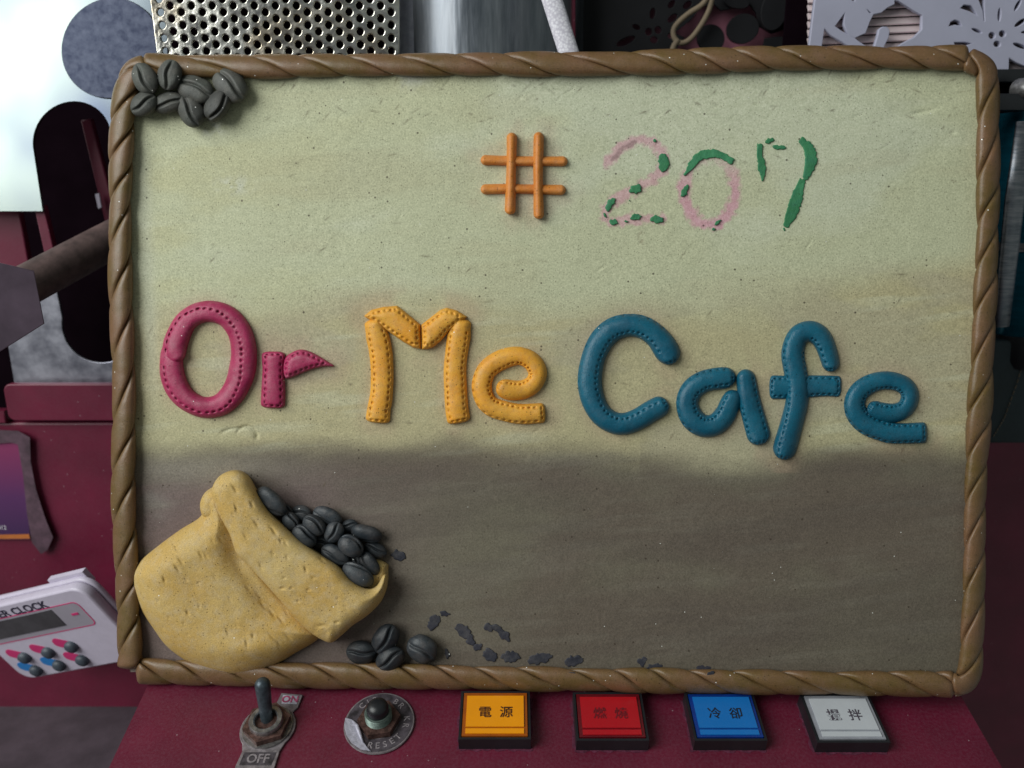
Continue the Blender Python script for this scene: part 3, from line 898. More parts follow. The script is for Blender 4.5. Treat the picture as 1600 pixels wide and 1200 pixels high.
# right edge: black bracket, teal canister, dark pouch
bp = wall(1600, 150, YW+0.005)
br = tag(empty('black_bracket', bp), 'black bracket bar with a bolt beside the upper right corner of the sign', 'bracket')
bri = br.matrix_world.inverted()
def bx_px(name, x0, y0, x1, y1, y, th, mat, par, pin, bev=0.0006):
    a, c = wall(x0, y0, y), wall(x1, y1, y)
    bm = box_bm(a.x, c.x, y, y+th, c.z, a.z)
    bmesh.ops.transform(bm, matrix=pin, verts=bm.verts)
    return bm_obj(name, bm, mat, par, None, bevel=bev)
bx_px('bar', 1480, 108, 1760, 128, YW+0.010, 0.006, M['black'], br, bri)
bx_px('bar', 1480, 146, 1760, 172, YW-0.004, 0.008, M['black'], br, bri)
bc = wall(1594, 140, YW+0.002)
lathe('bolt', [(0, 0.009), (0.003, 0.0085), (0.0045, 0.0065), (0.0048, 0.0), (0, 0)], M['nickel'], br, bri @ (Matrix.Translation(bc) @ Matrix.Rotation(math.pi/2, 4, 'X')), 20)

tc_ = wall(1610, 545, YW+0.012)
can = tag(empty('teal_canister', tc_), 'glossy teal metal canister with silver band at the right edge of the picture', 'canister')
tp = wall(1640, 170, YW+0.012)
ax = (tp-tc_)
def to_axis(v):
    return v.to_track_quat('Z', 'Y').to_matrix().to_4x4()
cmw = to_axis(ax)
Ln = ax.length
lathe('can_body', [(0, -0.004), (0.012, -0.004), (0.0185, -0.001), (0.020, 0.004), (0.020, Ln), (0, Ln)], M['teal_metal'], can, cmw, 40)
lathe('band', [(0.0205, 0.050), (0.0205, 0.054), (0.0200, 0.054)], M['chrome'], can, cmw, 40)
lathe('base_ring', [(0.0, -0.006), (0.019, -0.006), (0.0208, -0.002), (0.0208, 0.010), (0.0195, 0.010)], M['black'], can, cmw, 40)
st = [wall(1566, 510, YW-0.010), wall(1574, 420, YW-0.011), wall(1586, 310, YW-0.011), wall(1604, 190, YW-0.010)]
tube('silver_strip', [v-tc_ for v in st], [0.0016, 0.0020, 0.0022, 0.0022], M['chrome'], can, 14, squash=2.0)

pf = wall(1600, 690, YW-0.002)
pouch = tag(empty('dark_pouch', frame(pf, Vector((1, 0, 0)), Vector((0, 0, 1)), Vector((0, -1, 0)))), 'dark blue-green pouch with pale diagonal stitching at the right edge of the picture', 'pouch')
M['pouch'] = plain('dark_teal_cloth', srgb(26, 40, 46), 0.6, var=0.2, bump=0.3)
def pxy(pts): return [(wall(p[0], p[1], YW-0.002).x-pf.x, wall(p[0], p[1], YW-0.002).z-pf.z) for p in pts]
flat('cloth_body', [pxy([(1500, 540), (1760, 540), (1760, 690), (1500, 690)])], 0.008, M['pouch'], pouch, Matrix.Translation((0, 0, -0.006)), 0.002)
ps = pxy([(1555, 684), (1572, 655), (1592, 600), (1608, 548)])
for k in range(18):
    t0, t1 = k/18, (k+0.72)/18
    def pt(t):
        u_ = t*(len(ps)-1); i = min(int(u_), len(ps)-2); f_ = u_-i
        return (ps[i][0]*(1-f_)+ps[i+1][0]*f_, ps[i][1]*(1-f_)+ps[i+1][1]*f_, -0.0015)
    tube('stitch', [pt(t0), pt((t0+t1)/2), pt(t1)], 0.00025, M['cord'], pouch, 6)

# ================================================================== THE SIGN
# face plane: leaning back, its right side a little nearer to the viewer
def bdepth(px, py): return D/(1+0.047*(px-800)/1360+0.026*(600-py)/1000)
A, B_, C_ = at(200, 600, bdepth(200, 600)), at(1400, 600, bdepth(1400, 600)), at(800, 200, bdepth(800, 200))
bx = (B_-A).normalized()
bz = (B_-A).cross(C_-A).normalized()
if bz.dot(CAM-A) < 0: bz = -bz
by = bz.cross(bx)
BO = on_plane(855, 1078, A, bz)
sign = tag(empty('clay_sign', frame(BO, bx, by, bz)), 'handmade clay cafe sign with twisted rope border, coloured letters, sack and coffee beans', 'sign')
# homography pixel -> local plane metres
src = [(200, 100), (1500, 100), (1500, 1080), (200, 1080)]
dst = []
for p in src:
    v = on_plane(p[0], p[1], A, bz)-BO
    dst.append((v.dot(bx), v.dot(by)))
Am, bv = [], []
for (x, y), (u, v) in zip(src, dst):
    Am += [[x, y, 1, 0, 0, 0, -u*x, -u*y], [0, 0, 0, x, y, 1, -v*x, -v*y]]
    bv += [u, v]
hh = np.linalg.solve(np.array(Am), np.array(bv))
def LOC(P):
    """(N,3): photo x, photo y, height in photo pixels -> sign-local metres"""
    P = np.asarray(P, float)
    k_ = 1-np.maximum(P[:, 2], 0)/F          # a raised point covers the photo pixel it is given for
    x, y = 800+(P[:, 0]-800)*k_, 600+(P[:, 1]-600)*k_
    w_ = hh[6]*x+hh[7]*y+1
    return np.stack([(hh[0]*x+hh[1]*y+hh[2])/w_, (hh[3]*x+hh[4]*y+hh[5])/w_, P[:, 2]*U], 1)
def grid_faces(n, m, off=0, flip=False):
    i, j = np.meshgrid(np.arange(n-1), np.arange(m-1), indexing='ij')
    a = (i*m+j).ravel()+off
    f = np.stack([a, a+1, a+m+1, a+m], 1)
    return f[:, ::-1] if flip else f

# ---- rope border centre lines
ropeL = [(204, 1046), (203, 1010), (200, 940), (197, 870), (193, 790), (193, 700), (194, 610), (191, 520), (188, 430), (188, 340), (189, 250), (192, 180), (198, 138), (210, 112), (232, 103)]
ropeT = [(222, 103), (300, 103), (400, 104), (500, 102), (620, 101), (760, 100), (900, 100), (1000, 98), (1100, 95), (1200, 91), (1320, 90), (1420, 90), (1516, 90)]
ropeR = [(1486, 1071), (1506, 1066), (1516, 1044), (1519, 1000), (1522, 930), (1523, 860), (1524, 780), (1528, 690), (1533, 600), (1538, 500), (1542, 400), (1544, 300), (1544, 200), (1543, 140), (1538, 108), (1508, 91)]
ropeB = [(212, 1048), (300, 1051), (420, 1055), (560, 1056), (700, 1058), (850, 1061), (1000, 1063), (1150, 1065), (1300, 1067), (1420, 1068), (1494, 1069)]
def coons(n, m):
    def par(path, k):
        q = catmull(path, False, 2)
        d = np.r_[0, np.cumsum(np.linalg.norm(np.diff(q, axis=0), axis=1))]
        s = np.linspace(0, d[-1], k)
        return np.stack([np.interp(s, d, q[:, 0]), np.interp(s, d, q[:, 1])], 1)
    T = par([(198, 101)]+ropeT[1:-1]+[(1534, 91)], n)
    Bt = par([(203, 1050)]+ropeB[1:-1]+[(1512, 1070)], n)
    L = par([(198, 101), (190, 180)]+ropeL[10:1:-1]+[(203, 1050)], m)
    Rr = par([(1534, 91), (1542, 140)]+ropeR[12:2:-1]+[(1512, 1070)], m)
    u = np.linspace(0, 1, n)[:, None, None]
    v = np.linspace(0, 1, m)[None, :, None]
    c = (1-v)*T[:, None]+v*Bt[:, None]+(1-u)*L[None]+u*Rr[None]
    c -= (1-u)*(1-v)*T[0]+u*(1-v)*T[-1]+(1-u)*v*Bt[0]+u*v*Bt[-1]
    return c
n_, m_ = 760, 552
G = coons(n_, m_)
X = G.reshape(-1, 2)
z = 2.2*(fbm(X, 260, 3, 3)-0.5)*2+0.9*(fbm(X, 60, 9, 3)-0.5)*2
z += 1.6*np.exp(-((X[:, 1]-118)/14)**2)*noise2(X, 40, 5)
def dent(cx, cy, a, b_, ang, dep):
    ca, sa = math.cos(R_(ang)), math.sin(R_(ang))
    dx, dy = X[:, 0]-cx, X[:, 1]-cy
    return -dep*np.exp(-(((dx*ca+dy*sa)/a)**2+((-dx*sa+dy*ca)/b_)**2))
z += dent(1432, 168, 42, 14, -12, 2.0)+dent(1440, 175, 22, 3, -12, 2.2)+dent(1490, 207, 5, 3, 0, 2)
for cx, cy, r0, r1 in ((372, 682, 28, 13), (385, 682, 16, 16)):       # pressed crescent under the O
    rr_ = np.hypot((X[:, 0]-cx)/r0, (X[:, 1]-cy)/r1)
    am = sstep(-0.2, 0.4, -(X[:, 1]-cy)/r1+0.3*(X[:, 0]-cx)/r0)
    z += -2.2*np.exp(-((rr_-1)/0.13)**2)*am
for k in range(70):
    cx, cy = RNG.uniform(230, 1510), RNG.uniform(118, 200)
    if RNG.random() < 0.4: cy = RNG.uniform(110, 700)
    if abs(cx-X[:, 0].mean()) < 2000:
        m = (np.abs(X[:, 0]-cx) < 30) & (np.abs(X[:, 1]-cy) < 30)
        ang = RNG.uniform(-60, 30)
        ca, sa = math.cos(R_(ang)), math.sin(R_(ang))
        dx, dy = X[m, 0]-cx, X[m, 1]-cy
        z[m] -= RNG.uniform(0.3, 1.1)*np.exp(-(((dx*ca+dy*sa)/RNG.uniform(3, 12))**2+((-dx*sa+dy*ca)/1.6)**2))
# painted colours
def c3(r, g, b): return np.array(srgb(r, g, b))
x_, y_ = X[:, 0], X[:, 1]
RX = np.stack([X[:, 0]*math.cos(0.09)-X[:, 1]*math.sin(0.09), X[:, 0]*math.sin(0.09)+X[:, 1]*math.cos(0.09)], 1)
streak = fbm(RX*np.array([0.10, 1.0]), 16, 71, 4)
streak2 = fbm(RX*np.array([0.16, 1.0]), 42, 83, 4)
n1, n2, n3 = fbm(X*np.array([0.55, 1.0]), 170, 21, 5), fbm(X*np.array([0.4, 1.0]), 90, 33, 5), fbm(X, 240, 47, 4)
pale, warm, brown, olive, mauve, grey = c3(189, 191, 159), c3(178, 168, 130), c3(101, 90, 80), c3(110, 104, 89), c3(112, 94, 94), c3(150, 146, 126)
colr = np.repeat(pale[None], len(X), 0)
def over(col, m): 
    global colr
    colr = colr*(1-m[:, None])+np.asarray(col)*m[:, None]
over(c3(196, 200, 176), 0.7*sstep(0.48, 0.66, n1)*sstep(520, 300, y_))
over(c3(186, 182, 140), 0.6*sstep(0.50, 0.66, n2)*sstep(900, 200, x_+0.3*y_))
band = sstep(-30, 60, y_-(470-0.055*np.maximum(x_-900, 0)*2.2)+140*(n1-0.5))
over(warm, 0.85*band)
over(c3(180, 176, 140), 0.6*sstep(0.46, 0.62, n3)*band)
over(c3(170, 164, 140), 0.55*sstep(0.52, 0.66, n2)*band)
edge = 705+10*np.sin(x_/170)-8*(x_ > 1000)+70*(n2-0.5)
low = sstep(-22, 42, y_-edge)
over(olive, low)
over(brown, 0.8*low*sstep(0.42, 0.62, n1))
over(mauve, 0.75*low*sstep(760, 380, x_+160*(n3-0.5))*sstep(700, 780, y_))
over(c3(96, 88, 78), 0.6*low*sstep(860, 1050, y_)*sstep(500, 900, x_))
over(c3(140, 138, 130), 0.8*low*np.exp(-(((x_-236)/26)**2+((y_-790)/60)**2))*sstep(0.35, 0.6, n2)*1.3)
over(c3(150, 146, 132), 0.5*low*np.exp(-(((y_-730)/26)**2))*sstep(560, 300, x_))
# brush streaks
over(c3(198, 200, 174), 0.32*sstep(0.52, 0.75, streak)*(1-low)*sstep(0.40, 0.60, n1))
over(c3(172, 164, 130), 0.25*sstep(0.50, 0.25, streak2)*(1-low)*sstep(0.40, 0.62, n3))
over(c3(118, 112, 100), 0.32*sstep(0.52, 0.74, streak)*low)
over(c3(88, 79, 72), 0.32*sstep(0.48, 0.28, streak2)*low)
# lighter strip down the left side of the upper field
over(c3(200, 202, 180), 0.55*np.exp(-(((x_-(218+0.05*(y_-200)))/13)**2))*sstep(700, 480, y_)*sstep(180, 260, y_))
# fine cracks and crumbs in the skin
for k in range(170):
    cx, cy = RNG.uniform(225, 1515), (RNG.uniform(112, 190) if RNG.random() < 0.45 else RNG.uniform(112, 760))
    ang = RNG.uniform(-70, 35); ca, sa = math.cos(R_(ang)), math.sin(R_(ang))
    m = (np.abs(x_-cx) < 22) & (np.abs(y_-cy) < 22)
    dx, dy = x_[m]-cx, y_[m]-cy
    g_ = np.exp(-(((dx*ca+dy*sa)/RNG.uniform(1.5, 9))**2+((-dx*sa+dy*ca)/1.2)**2))*RNG.uniform(0.3, 0.75)
    colr[m] = colr[m]*(1-g_[:, None])+c3(92, 80, 62)*g_[:, None]
# bleached spots
for cx, cy, a in ((365, 290, 24), (330, 200, 22), (640, 120, 30)):
    over(c3(206, 208, 196), 0.7*np.exp(-(((x_-cx)/a)**2+((y_-cy)/(a*0.5))**2))*sstep(0.4, 0.6, fbm(X, 14, 77, 3)))
# faded pink numerals
Zp = lambda p: (730+p[0]*0.35625, 190+p[1]*0.35625)
two = catmull([Zp(p) for p in ((625, 180), (650, 140), (700, 95), (760, 80), (815, 95), (850, 135), (862, 185), (838, 232), (790, 268), (735, 300), (680, 325), (625, 362), (603, 405), (632, 438), (700, 432), (770, 425), (850, 430))], False, 3)
zero = np.array([Zp((1065+112*math.cos(t), 300+150*math.sin(t))) for t in np.linspace(0, 2*math.pi, 60)])
pk = np.zeros(len(X))
reg = (np.abs(x_-1050) < 160) & (np.abs(y_-285) < 120)
nn = fbm(X[reg], 7, 88, 3)
d2, d0 = dist_poly(X[reg], two, False), dist_poly(X[reg], zero, False)
lowz = sstep(230, 300, y_[reg])*0.75+0.25
pk[reg] = np.maximum(sstep(12, 4, d2+14*(nn-0.5))*0.66, sstep(13, 4, d0+16*(nn-0.5))*0.82*lowz)
over(c3(206, 152, 168), pk)
sc_ = np.zeros(len(X)); sc_[reg] = sstep(5, 2, dist_poly(X[reg], np.array([Zp((640, 165)), Zp((690, 110)), Zp((740, 90))]), False)+6*(nn-0.5))
over(c3(140, 112, 112), 0.6*sc_)
over(c3(120, 104, 84), 0.6*np.exp(-(((x_-1002)/5)**2+((y_-372)/11)**2))*sstep(0.45, 0.6, fbm(X, 6, 99, 2)))
# glaze bleeding out around the letters: a rosy tint
# (filled in after the letters are known)
LETTER_PTS = []

V = LOC(np.c_[X, z])
back = LOC(np.c_[X, np.full(len(X), -30.0)])
ring = np.r_[np.arange(n_)*m_, (n_-1)*m_+np.arange(1, m_), (np.arange(n_-2, -1, -1))*m_+m_-1, np.arange(m_-2, 0, -1)]
FACE = dict(V=V, ring=ring)

# ---- builders in photo-pixel space
PART = {}
def part(name, P3, faces, mat, parent=None):
    return mesh_obj(name, LOC(P3), faces, mat, parent or sign)

def profile(t, p=2.3, q=2.1): return np.clip(1-np.abs(t)**p, 0, 1)**(1/q)

def stroke(name, path, hw, H, mat, caps=('round', 'round'), stitches=(), ends=(False, False), z0=0.0, parent=None, seed=1, step=1.3, zbump=None, sp=9.0, sdep=4.6, p=2.3, q=2.0, wob=0.5):
    c = catmull(path, False, 1.0)
    d = np.r_[0, np.cumsum(np.linalg.norm(np.diff(c, axis=0), axis=1))]
    L = d[-1]
    hwf = lambda s: np.interp(s/L, np.linspace(0, 1, len(hw)), hw)
    def capdims(kind, w): return (w, 2.0) if kind == 'round' else (w*0.45, 3.0)
    w0, w1 = hw[0], hw[-1]
    (R0, e0), (R1, e1_) = capdims(caps[0], w0), capdims(caps[1], w1)
    s = [0.0]
    k = 1-np.cos(np.linspace(0, math.pi/2, 12))
    s = np.r_[R0*k, np.linspace(R0, L-R1, max(int((L-R0-R1)/step), 4))[1:-1], L-R1*k[::-1]]
    cx = np.stack([np.interp(s, d, c[:, 0]), np.interp(s, d, c[:, 1])], 1)
    tn_ = np.stack([np.interp(s, d, np.gradient(c[:, 0])), np.interp(s, d, np.gradient(c[:, 1]))], 1)
    tn_ /= np.linalg.norm(tn_, axis=1)[:, None]
    nm = np.stack([-tn_[:, 1], tn_[:, 0]], 1)
    f0 = np.clip(s/R0, 0, 1); f1 = np.clip((L-s)/R1, 0, 1)
    ws = (1-(1-f0)**e0)**(1/e0)*(1-(1-f1)**e1_)**(1/e1_)
    hr = np.minimum(w0, 14)*0.75
    hs = np.sqrt(1-(1-np.clip(s/hr, 0, 1))**2)*np.sqrt(1-(1-np.clip((L-s)/hr, 0, 1))**2)
    hs = 0.12+0.88*hs
    Mx = 35
    t = np.sin(np.linspace(-math.pi/2, math.pi/2, Mx))
    W = hwf(s)*(1+wob*0.06*(noise2(np.c_[s, s*0], 30, seed)-0.5)*2)*ws
    PX = cx[:, None]+nm[:, None]*(t[None, :]*W[:, None])[..., None]
    Hh = H*(1+0.10*(noise2(np.c_[s, s*0], 45, seed+5)-0.5))*hs
    Zz = Hh[:, None]*profile(t, p, q)[None]
    Zz = Zz+2.0*(fbm(PX.reshape(-1, 2), 22, seed+9, 4).reshape(Zz.shape)-0.5)*(Zz > 1)
    ss, tt = np.repeat(s[:, None], Mx, 1), np.repeat(t[None], len(s), 0)
    tw = tt*hwf(s)[:, None]
    st = []
    for pts, a, b2 in stitches:
        fr_, tv = zip(*pts)
        kk = int((b2-a)*L/sp)
        for i in range(kk):
            si = a*L+(i+0.5)*(b2-a)*L/kk
            st.append((si+random.uniform(-0.8, 0.8), np.interp(si/L, fr_, tv)*hwf(si)+random.uniform(-.5, .5), random.uniform(2.1, 2.9), random.uniform(1.1, 1.6), random.uniform(0.7, 1.15)))
    for e, sidx in ((ends[0], 5.0), (ends[1], L-5.0)):
        if e:
            for u_ in (-0.5, -0.02, 0.48):
                st.append((sidx, u_*hwf(sidx), 1.35, 2.7, random.uniform(0.8, 1.1)))
    for si, ti, ra, rb, k2 in st:
        m = (np.abs(ss-si) < 11) & (np.abs(tw-ti) < 11)
        if m.any():
            a2 = ((ss[m]-si)/ra)**2+((tw[m]-ti)/rb)**2
            Zz[m] += -sdep*k2*np.exp(-a2**1.6)+0.12*k2*np.exp(-((np.sqrt(a2)-1.9)/0.6)**2)
    Zz = Zz+z0
    if zbump is not None:
        Zz = Zz+zbump(s/L)[:, None]
    Zz[:, 0] = Zz[:, -1] = np.minimum(z0, 0)-2
    Pp = np.c_[PX.reshape(-1, 2), Zz.ravel()]
    f = grid_faces(len(s), Mx, flip=True)
    LETTER_PTS.append(cx[::6])
    return part(name, Pp, f, mat, parent)

def pillow(name, poly, H, Rr, mat, smooth_outline=False, res=2.0, inset=None, sp=9.0, z0=0.0, parent=None, seed=1, zfun=None, sdep=4.2, p=2.2, rough=0.5, track=True):
    if smooth_outline:
        O = catmull(poly, True, res)
    else:
        O = resample(np.asarray(poly, float), res, True)
    # orientation: make it positive
    ar = 0.5*np.sum(O[:, 0]*np.roll(O[:, 1], -1)-np.roll(O[:, 0], -1)*O[:, 1])
    if ar < 0: O = O[::-1]
    tg = np.roll(O, -1, 0)-np.roll(O, 1, 0)
    tg /= np.maximum(np.linalg.norm(tg, axis=1), 1e-9)[:, None]
    nin = np.stack([-tg[:, 1], tg[:, 0]], 1)
    if not inside(O[:1]+nin[:1]*0.8, O)[0]: nin = -nin
    pts = [O]
    last = 0
    for dd in (0.35, 0.9, 1.8, 3.0, 4.5):
        if dd > Rr: break
        Q = O+nin*dd
        ok = inside(Q, O) & (dist_poly(Q, O) > dd*0.93)
        pts.append(Q[ok]); last = dd
    lo, hi = O.min(0), O.max(0)
    gx, gy = np.meshgrid(np.arange(lo[0], hi[0], res), np.arange(lo[1], hi[1], res*0.87))
    gx = gx+(np.arange(gx.shape[0]) % 2)[:, None]*res*0.5
    Q = np.stack([gx.ravel(), gy.ravel()], 1)
    Q = Q[inside(Q, O)]
    Q = Q[dist_poly(Q, O) > last+res*0.6]
    pts.append(Q)
    allp = np.vstack(pts)
    r = delaunay_2d_cdt([Vector(p_) for p_ in allp], [], [list(range(len(O)))], 1, 1e-4)
    vs = np.array([tuple(v) for v in r[0]])
    fs = [tuple(f) for f in r[2]]
    dd = dist_poly(vs, O)
    u_ = np.clip(dd/Rr, 0, 1)
    Z_ = H*(1-(1-u_)**p)**(1/p)
    if rough: Z_ = Z_+rough*(fbm(vs, 14, seed, 3)-0.5)*2*u_
    if inset:
        Q = O+nin*inset
        ok = dist_poly(Q, O) > inset*0.9
        Q = Q[ok]
        Q = resample(Q, sp, True)
        dq = np.roll(Q, -1, 0)-Q
        ag = np.arctan2(dq[:, 1], dq[:, 0])
        for (qx, qy), a in zip(Q, ag):
            m = (np.abs(vs[:, 0]-qx) < 11) & (np.abs(vs[:, 1]-qy) < 11)
            dx, dy = vs[m, 0]-qx, vs[m, 1]-qy
            ca, sa = math.cos(a), math.sin(a)
            a2 = ((dx*ca+dy*sa)/2.7)**2+((-dx*sa+dy*ca)/1.6)**2
            k2 = random.uniform(0.7, 1.1)
            Z_[m] += -sdep*k2*np.exp(-a2**1.6)+0.12*k2*np.exp(-((np.sqrt(a2)-1.9)/0.6)**2)
    Z_ = Z_+z0
    if zfun is not None:
        Z_ = zfun(vs, dd, Z_)
    # skirt down into the sign
    edge_cnt = {}
    for f in fs:
        for i in range(len(f)):
            e = (f[i], f[(i+1) % len(f)])
            k = (min(e), max(e))
            edge_cnt.setdefault(k, []).append(e)
    be = [v[0] for v in edge_cnt.values() if len(v) == 1]
    nb = {}
    vs3 = [(*v, zz) for v, zz in zip(vs, Z_)]
    def low(i):
        if i not in nb:
            nb[i] = len(vs3)
            vs3.append((vs[i][0], vs[i][1], min(z0, 0)-3.0))
        return nb[i]
    for a, c in be:
        fs.append((c, a, low(a), low(c)))
    if track: LETTER_PTS.append(O[::8])
    o = part(name, np.array(vs3), fs, mat, parent)
    bmx = bmesh.new(); bmx.from_mesh(o.data)
    bmesh.ops.recalc_face_normals(bmx, faces=bmx.faces)
    nz = sum(f.normal.z for f in bmx.faces)
    if nz < 0: bmesh.ops.reverse_faces(bmx, faces=bmx.faces)
    bmx.to_mesh(o.data); bmx.free()
    return o

# ---- rope border
def rope(path, seed, lobe, z_c=6.0, Rr=19.6):
    c = catmull(path, False, 3.0)
    d = np.r_[0, np.cumsum(np.linalg.norm(np.diff(c, axis=0), axis=1))]
    L = d[-1]
    tn_ = np.gradient(c, axis=0); tn_ /= np.linalg.norm(tn_, axis=1)[:, None]
    side = np.stack([-tn_[:, 1], tn_[:, 0]], 1)
    rate = -math.pi/lobe*(1+0.28*(noise2(np.c_[d, d*0], 110, seed)-0.5)*2)
    th = np.r_[0, np.cumsum(np.diff(d)*rate[1:])]
    wid = 1+0.10*(noise2(np.c_[d, d*0], 90, seed+3)-0.5)*2
    # rounded ends
    e = np.minimum(d, L-d)
    rnd = np.sqrt(np.clip(1-(1-np.clip(e/8.0, 0, 1))**2, 0.0, 1))
    first = None
    seg = 26
    S3 = np.c_[side, np.zeros(len(c))]
    N3 = np.array([0, 0, 1.0])
    for k in range(2):
        ps = np.linspace(0, math.pi, seg)
        sn = np.sin(ps)
        rr = (0.93+0.07*sn)*(1-0.34*(1-sn)**5)
        a = (th+k*math.pi+seed)[:, None]+ps[None, :]
        rad = Rr*wid[:, None]*np.maximum(rnd, 0.04)[:, None]*rr[None, :]
        rad = rad+0.45*(noise2(np.c_[np.repeat(d, seg), (a*9).ravel()], 11, seed+8).reshape(a.shape)-0.5)
        Pp = np.c_[c, np.full(len(c), z_c)][:, None]+rad[..., None]*(np.cos(a)[..., None]*S3[:, None]+0.86*np.sin(a)[..., None]*N3)
        n, m = len(c), seg
        i, j = np.meshgrid(np.arange(n-1), np.arange(m), indexing='ij')
        f = np.stack([(i*m+j).ravel(), (i*m+(j+1) % m).ravel(), ((i+1)*m+(j+1) % m).ravel(), ((i+1)*m+j).ravel()], 1)
        Q = Pp.reshape(-1, 3)
        fl = [tuple(x) for x in f]+[tuple(range(m)), tuple((n-1)*m+q for q in range(m))]
        o = part('rope_strand', Q, fl, M['rope'], first)
        bmx = bmesh.new(); bmx.from_mesh(o.data); bmesh.ops.recalc_face_normals(bmx, faces=bmx.faces); bmx.to_mesh(o.data); bmx.free()
        o.data.set_sharp_from_angle(angle=R_(60))
        if first is None:
            first = o
            o.name = 'rope_border'
rope(ropeL, 1, 72)
rope(ropeT, 2, 84)
rope(ropeR, 4, 71)
rope(ropeB, 6, 68)

# ---- letters
def letter(name, label):
    o = empty(name, Matrix.Identity(4))
    o.parent = sign
    o.matrix_local = Matrix.Identity(4)
    tag(o, label)
    return o
HL = 17.0
sO = [((0, .65), (.18, .6), (.36, .42), (.55, -.15), (.68, -.15), (.8, .4), (.9, .7), (1, .68))]
stroke('letter_o', [(281, 515), (273, 535), (268, 560), (271, 592), (287, 620), (316, 636), (345, 632), (366, 611), (378, 580), (381, 548), (374, 518), (357, 496), (334, 487), (311, 489), (291, 502), (279, 524), (273, 546), (280, 566)],
       [12, 17.5, 19.5, 18.5, 17, 17.5, 19.5, 20.5, 20.5, 19, 17, 16.5, 17.5, 19, 18], HL, M['pink'], ('round', 'round'), [(sO[0], 0.12, 0.965)], z0=0, seed=3, zbump=lambda f: 2.2*sstep(0.90, 0.99, f)-8.0*sstep(0.125, 0.03, f), sdep=5.5, sp=9.2)
PART['o'] = sign.children[-1]
tag(PART['o'], 'pink letter O with stitched holes')
lr = stroke('letter_r', [(427, 549), (427, 580), (427, 610), (426, 638)], [18.5, 17.5, 18.5, 19.5], 13, M['pink'], ('square', 'square'), [(((0, .66), (1, .66)), 0.05, 0.95), (((0, -.66), (1, -.66)), 0.05, 0.95)], (True, True), seed=5)
tag(lr, 'pink letter r')
pillow('arm', [(442, 577), (445, 560), (457, 550), (471, 546), (484, 549), (498, 556), (511, 564), (522, 572), (506, 573), (488, 577), (470, 584), (456, 590), (446, 591)], 15, 15, M['pink'], True, 1.5, inset=5.5, z0=0, parent=lr, seed=8)
# M: four pieces
lm = stroke('letter_m', [(581, 499), (588, 520), (594, 545), (597, 577), (596, 616), (592, 640), (590, 661)], [13, 18, 18, 17.5, 17.5, 18.5, 20], 15, M['yellow'], ('square', 'square'), [(((0, .64), (1, .66)), 0.10, 0.96), (((0, -.64), (1, -.66)), 0.10, 0.96)], (False, True), seed=12)
tag(lm, 'yellow letter M built from four stitched strips')
stroke('strip', [(724, 498), (719, 516), (714, 546), (711, 577), (712, 610), (714, 640), (718, 661)], [13, 19, 18, 17.5, 17.5, 18, 18], 15, M['yellow'], ('square', 'square'), [(((0, .64), (1, .66)), 0.10, 0.96), (((0, -.64), (1, -.66)), 0.10, 0.96)], (False, True), seed=14, parent=lm)
Zm = lambda p: (540+p[0]*0.2125, 450+p[1]*0.2125)
pillow('strip', [Zm(p) for p in ((136, 205), (190, 160), (280, 138), (380, 130), (420, 160), (550, 268), (554, 350), (555, 450), (500, 440), (430, 400), (330, 332), (240, 270), (150, 218))], 17, 17, M['yellow'], False, 1.5, inset=6, z0=1, parent=lm, seed=15)
pillow('strip', [Zm(p) for p in ((557, 270), (640, 205), (700, 158), (745, 144), (820, 165), (895, 212), (850, 250), (760, 320), (700, 390), (640, 438), (600, 450), (560, 452))], 17, 17, M['yellow'], False, 1.5, inset=6, z0=1, parent=lm, seed=16)
le = stroke('letter_e', [(777, 600), (795, 609), (816, 609), (833, 600), (840, 583), (831, 565), (810, 556), (784, 562), (762, 577), (753, 599), (756, 620), (768, 635), (791, 643), (816, 647), (852, 645)], [15, 16, 15, 14.5, 14.5, 14.5, 15.5, 16, 16, 16, 16, 16, 16, 16, 15.5], 16, M['yellow'], ('round', 'square'), [(((0, -.62), (.5, -.68), (1, -.62)), 0.03, 0.97), (((0, .8), (.7, .86), (1, .68)), 0.52, 0.97)], (True, True), seed=18, zbump=lambda f: 2.0*sstep(0.16, 0.0, f))
tag(le, 'yellow curled letter e')
# Cafe
lc_ = stroke('letter_c', [(1051, 569), (1043, 550), (1028, 528), (1008, 513), (986, 508), (962, 513), (943, 528), (930, 551), (923, 578), (922, 603), (928, 628), (940, 648), (958, 660), (977, 662), (997, 655), (1017, 643), (1044, 628)], [17, 20, 19, 18.5, 18, 18.5, 19, 19, 19, 19, 18.5, 18, 17, 17, 17, 17, 16], 18, M['teal'], ('round', 'round'), [(((0, -.5), (.5, -.55), (1, -.4)), 0.06, 0.97), (((0, .9), (1, .92)), 0.12, 0.6)], (True, True), seed=22, sp=10)
tag(lc_, 'teal letter C')
la = stroke('letter_a', [(1150, 590), (1138, 590), (1118, 592), (1098, 597), (1081, 610), (1074, 630), (1081, 652), (1098, 665), (1118, 663), (1133, 648), (1142, 628), (1152, 611)], [15, 17, 17, 17.5, 18, 18, 18, 18, 17.5, 17, 16, 14], 17, M['teal'], ('round', 'round'), [(((0, -.6), (1, -.55)), 0.04, 0.95), (((0, .8), (1, .86)), 0.05, 0.6)], (True, False), seed=24)
tag(la, 'teal letter a made of a bowl and a stem')
stroke('stem', [(1163, 577), (1167, 600), (1172, 630), (1180, 660), (1190, 695)], [14.5, 17, 18, 18.5, 19], 16, M['teal'], ('round', 'round'), [(((0, -.72), (1, -.7)), 0.1, 0.93), (((0, .72), (1, .7)), 0.45, 0.93)], (False, True), seed=25, parent=la)
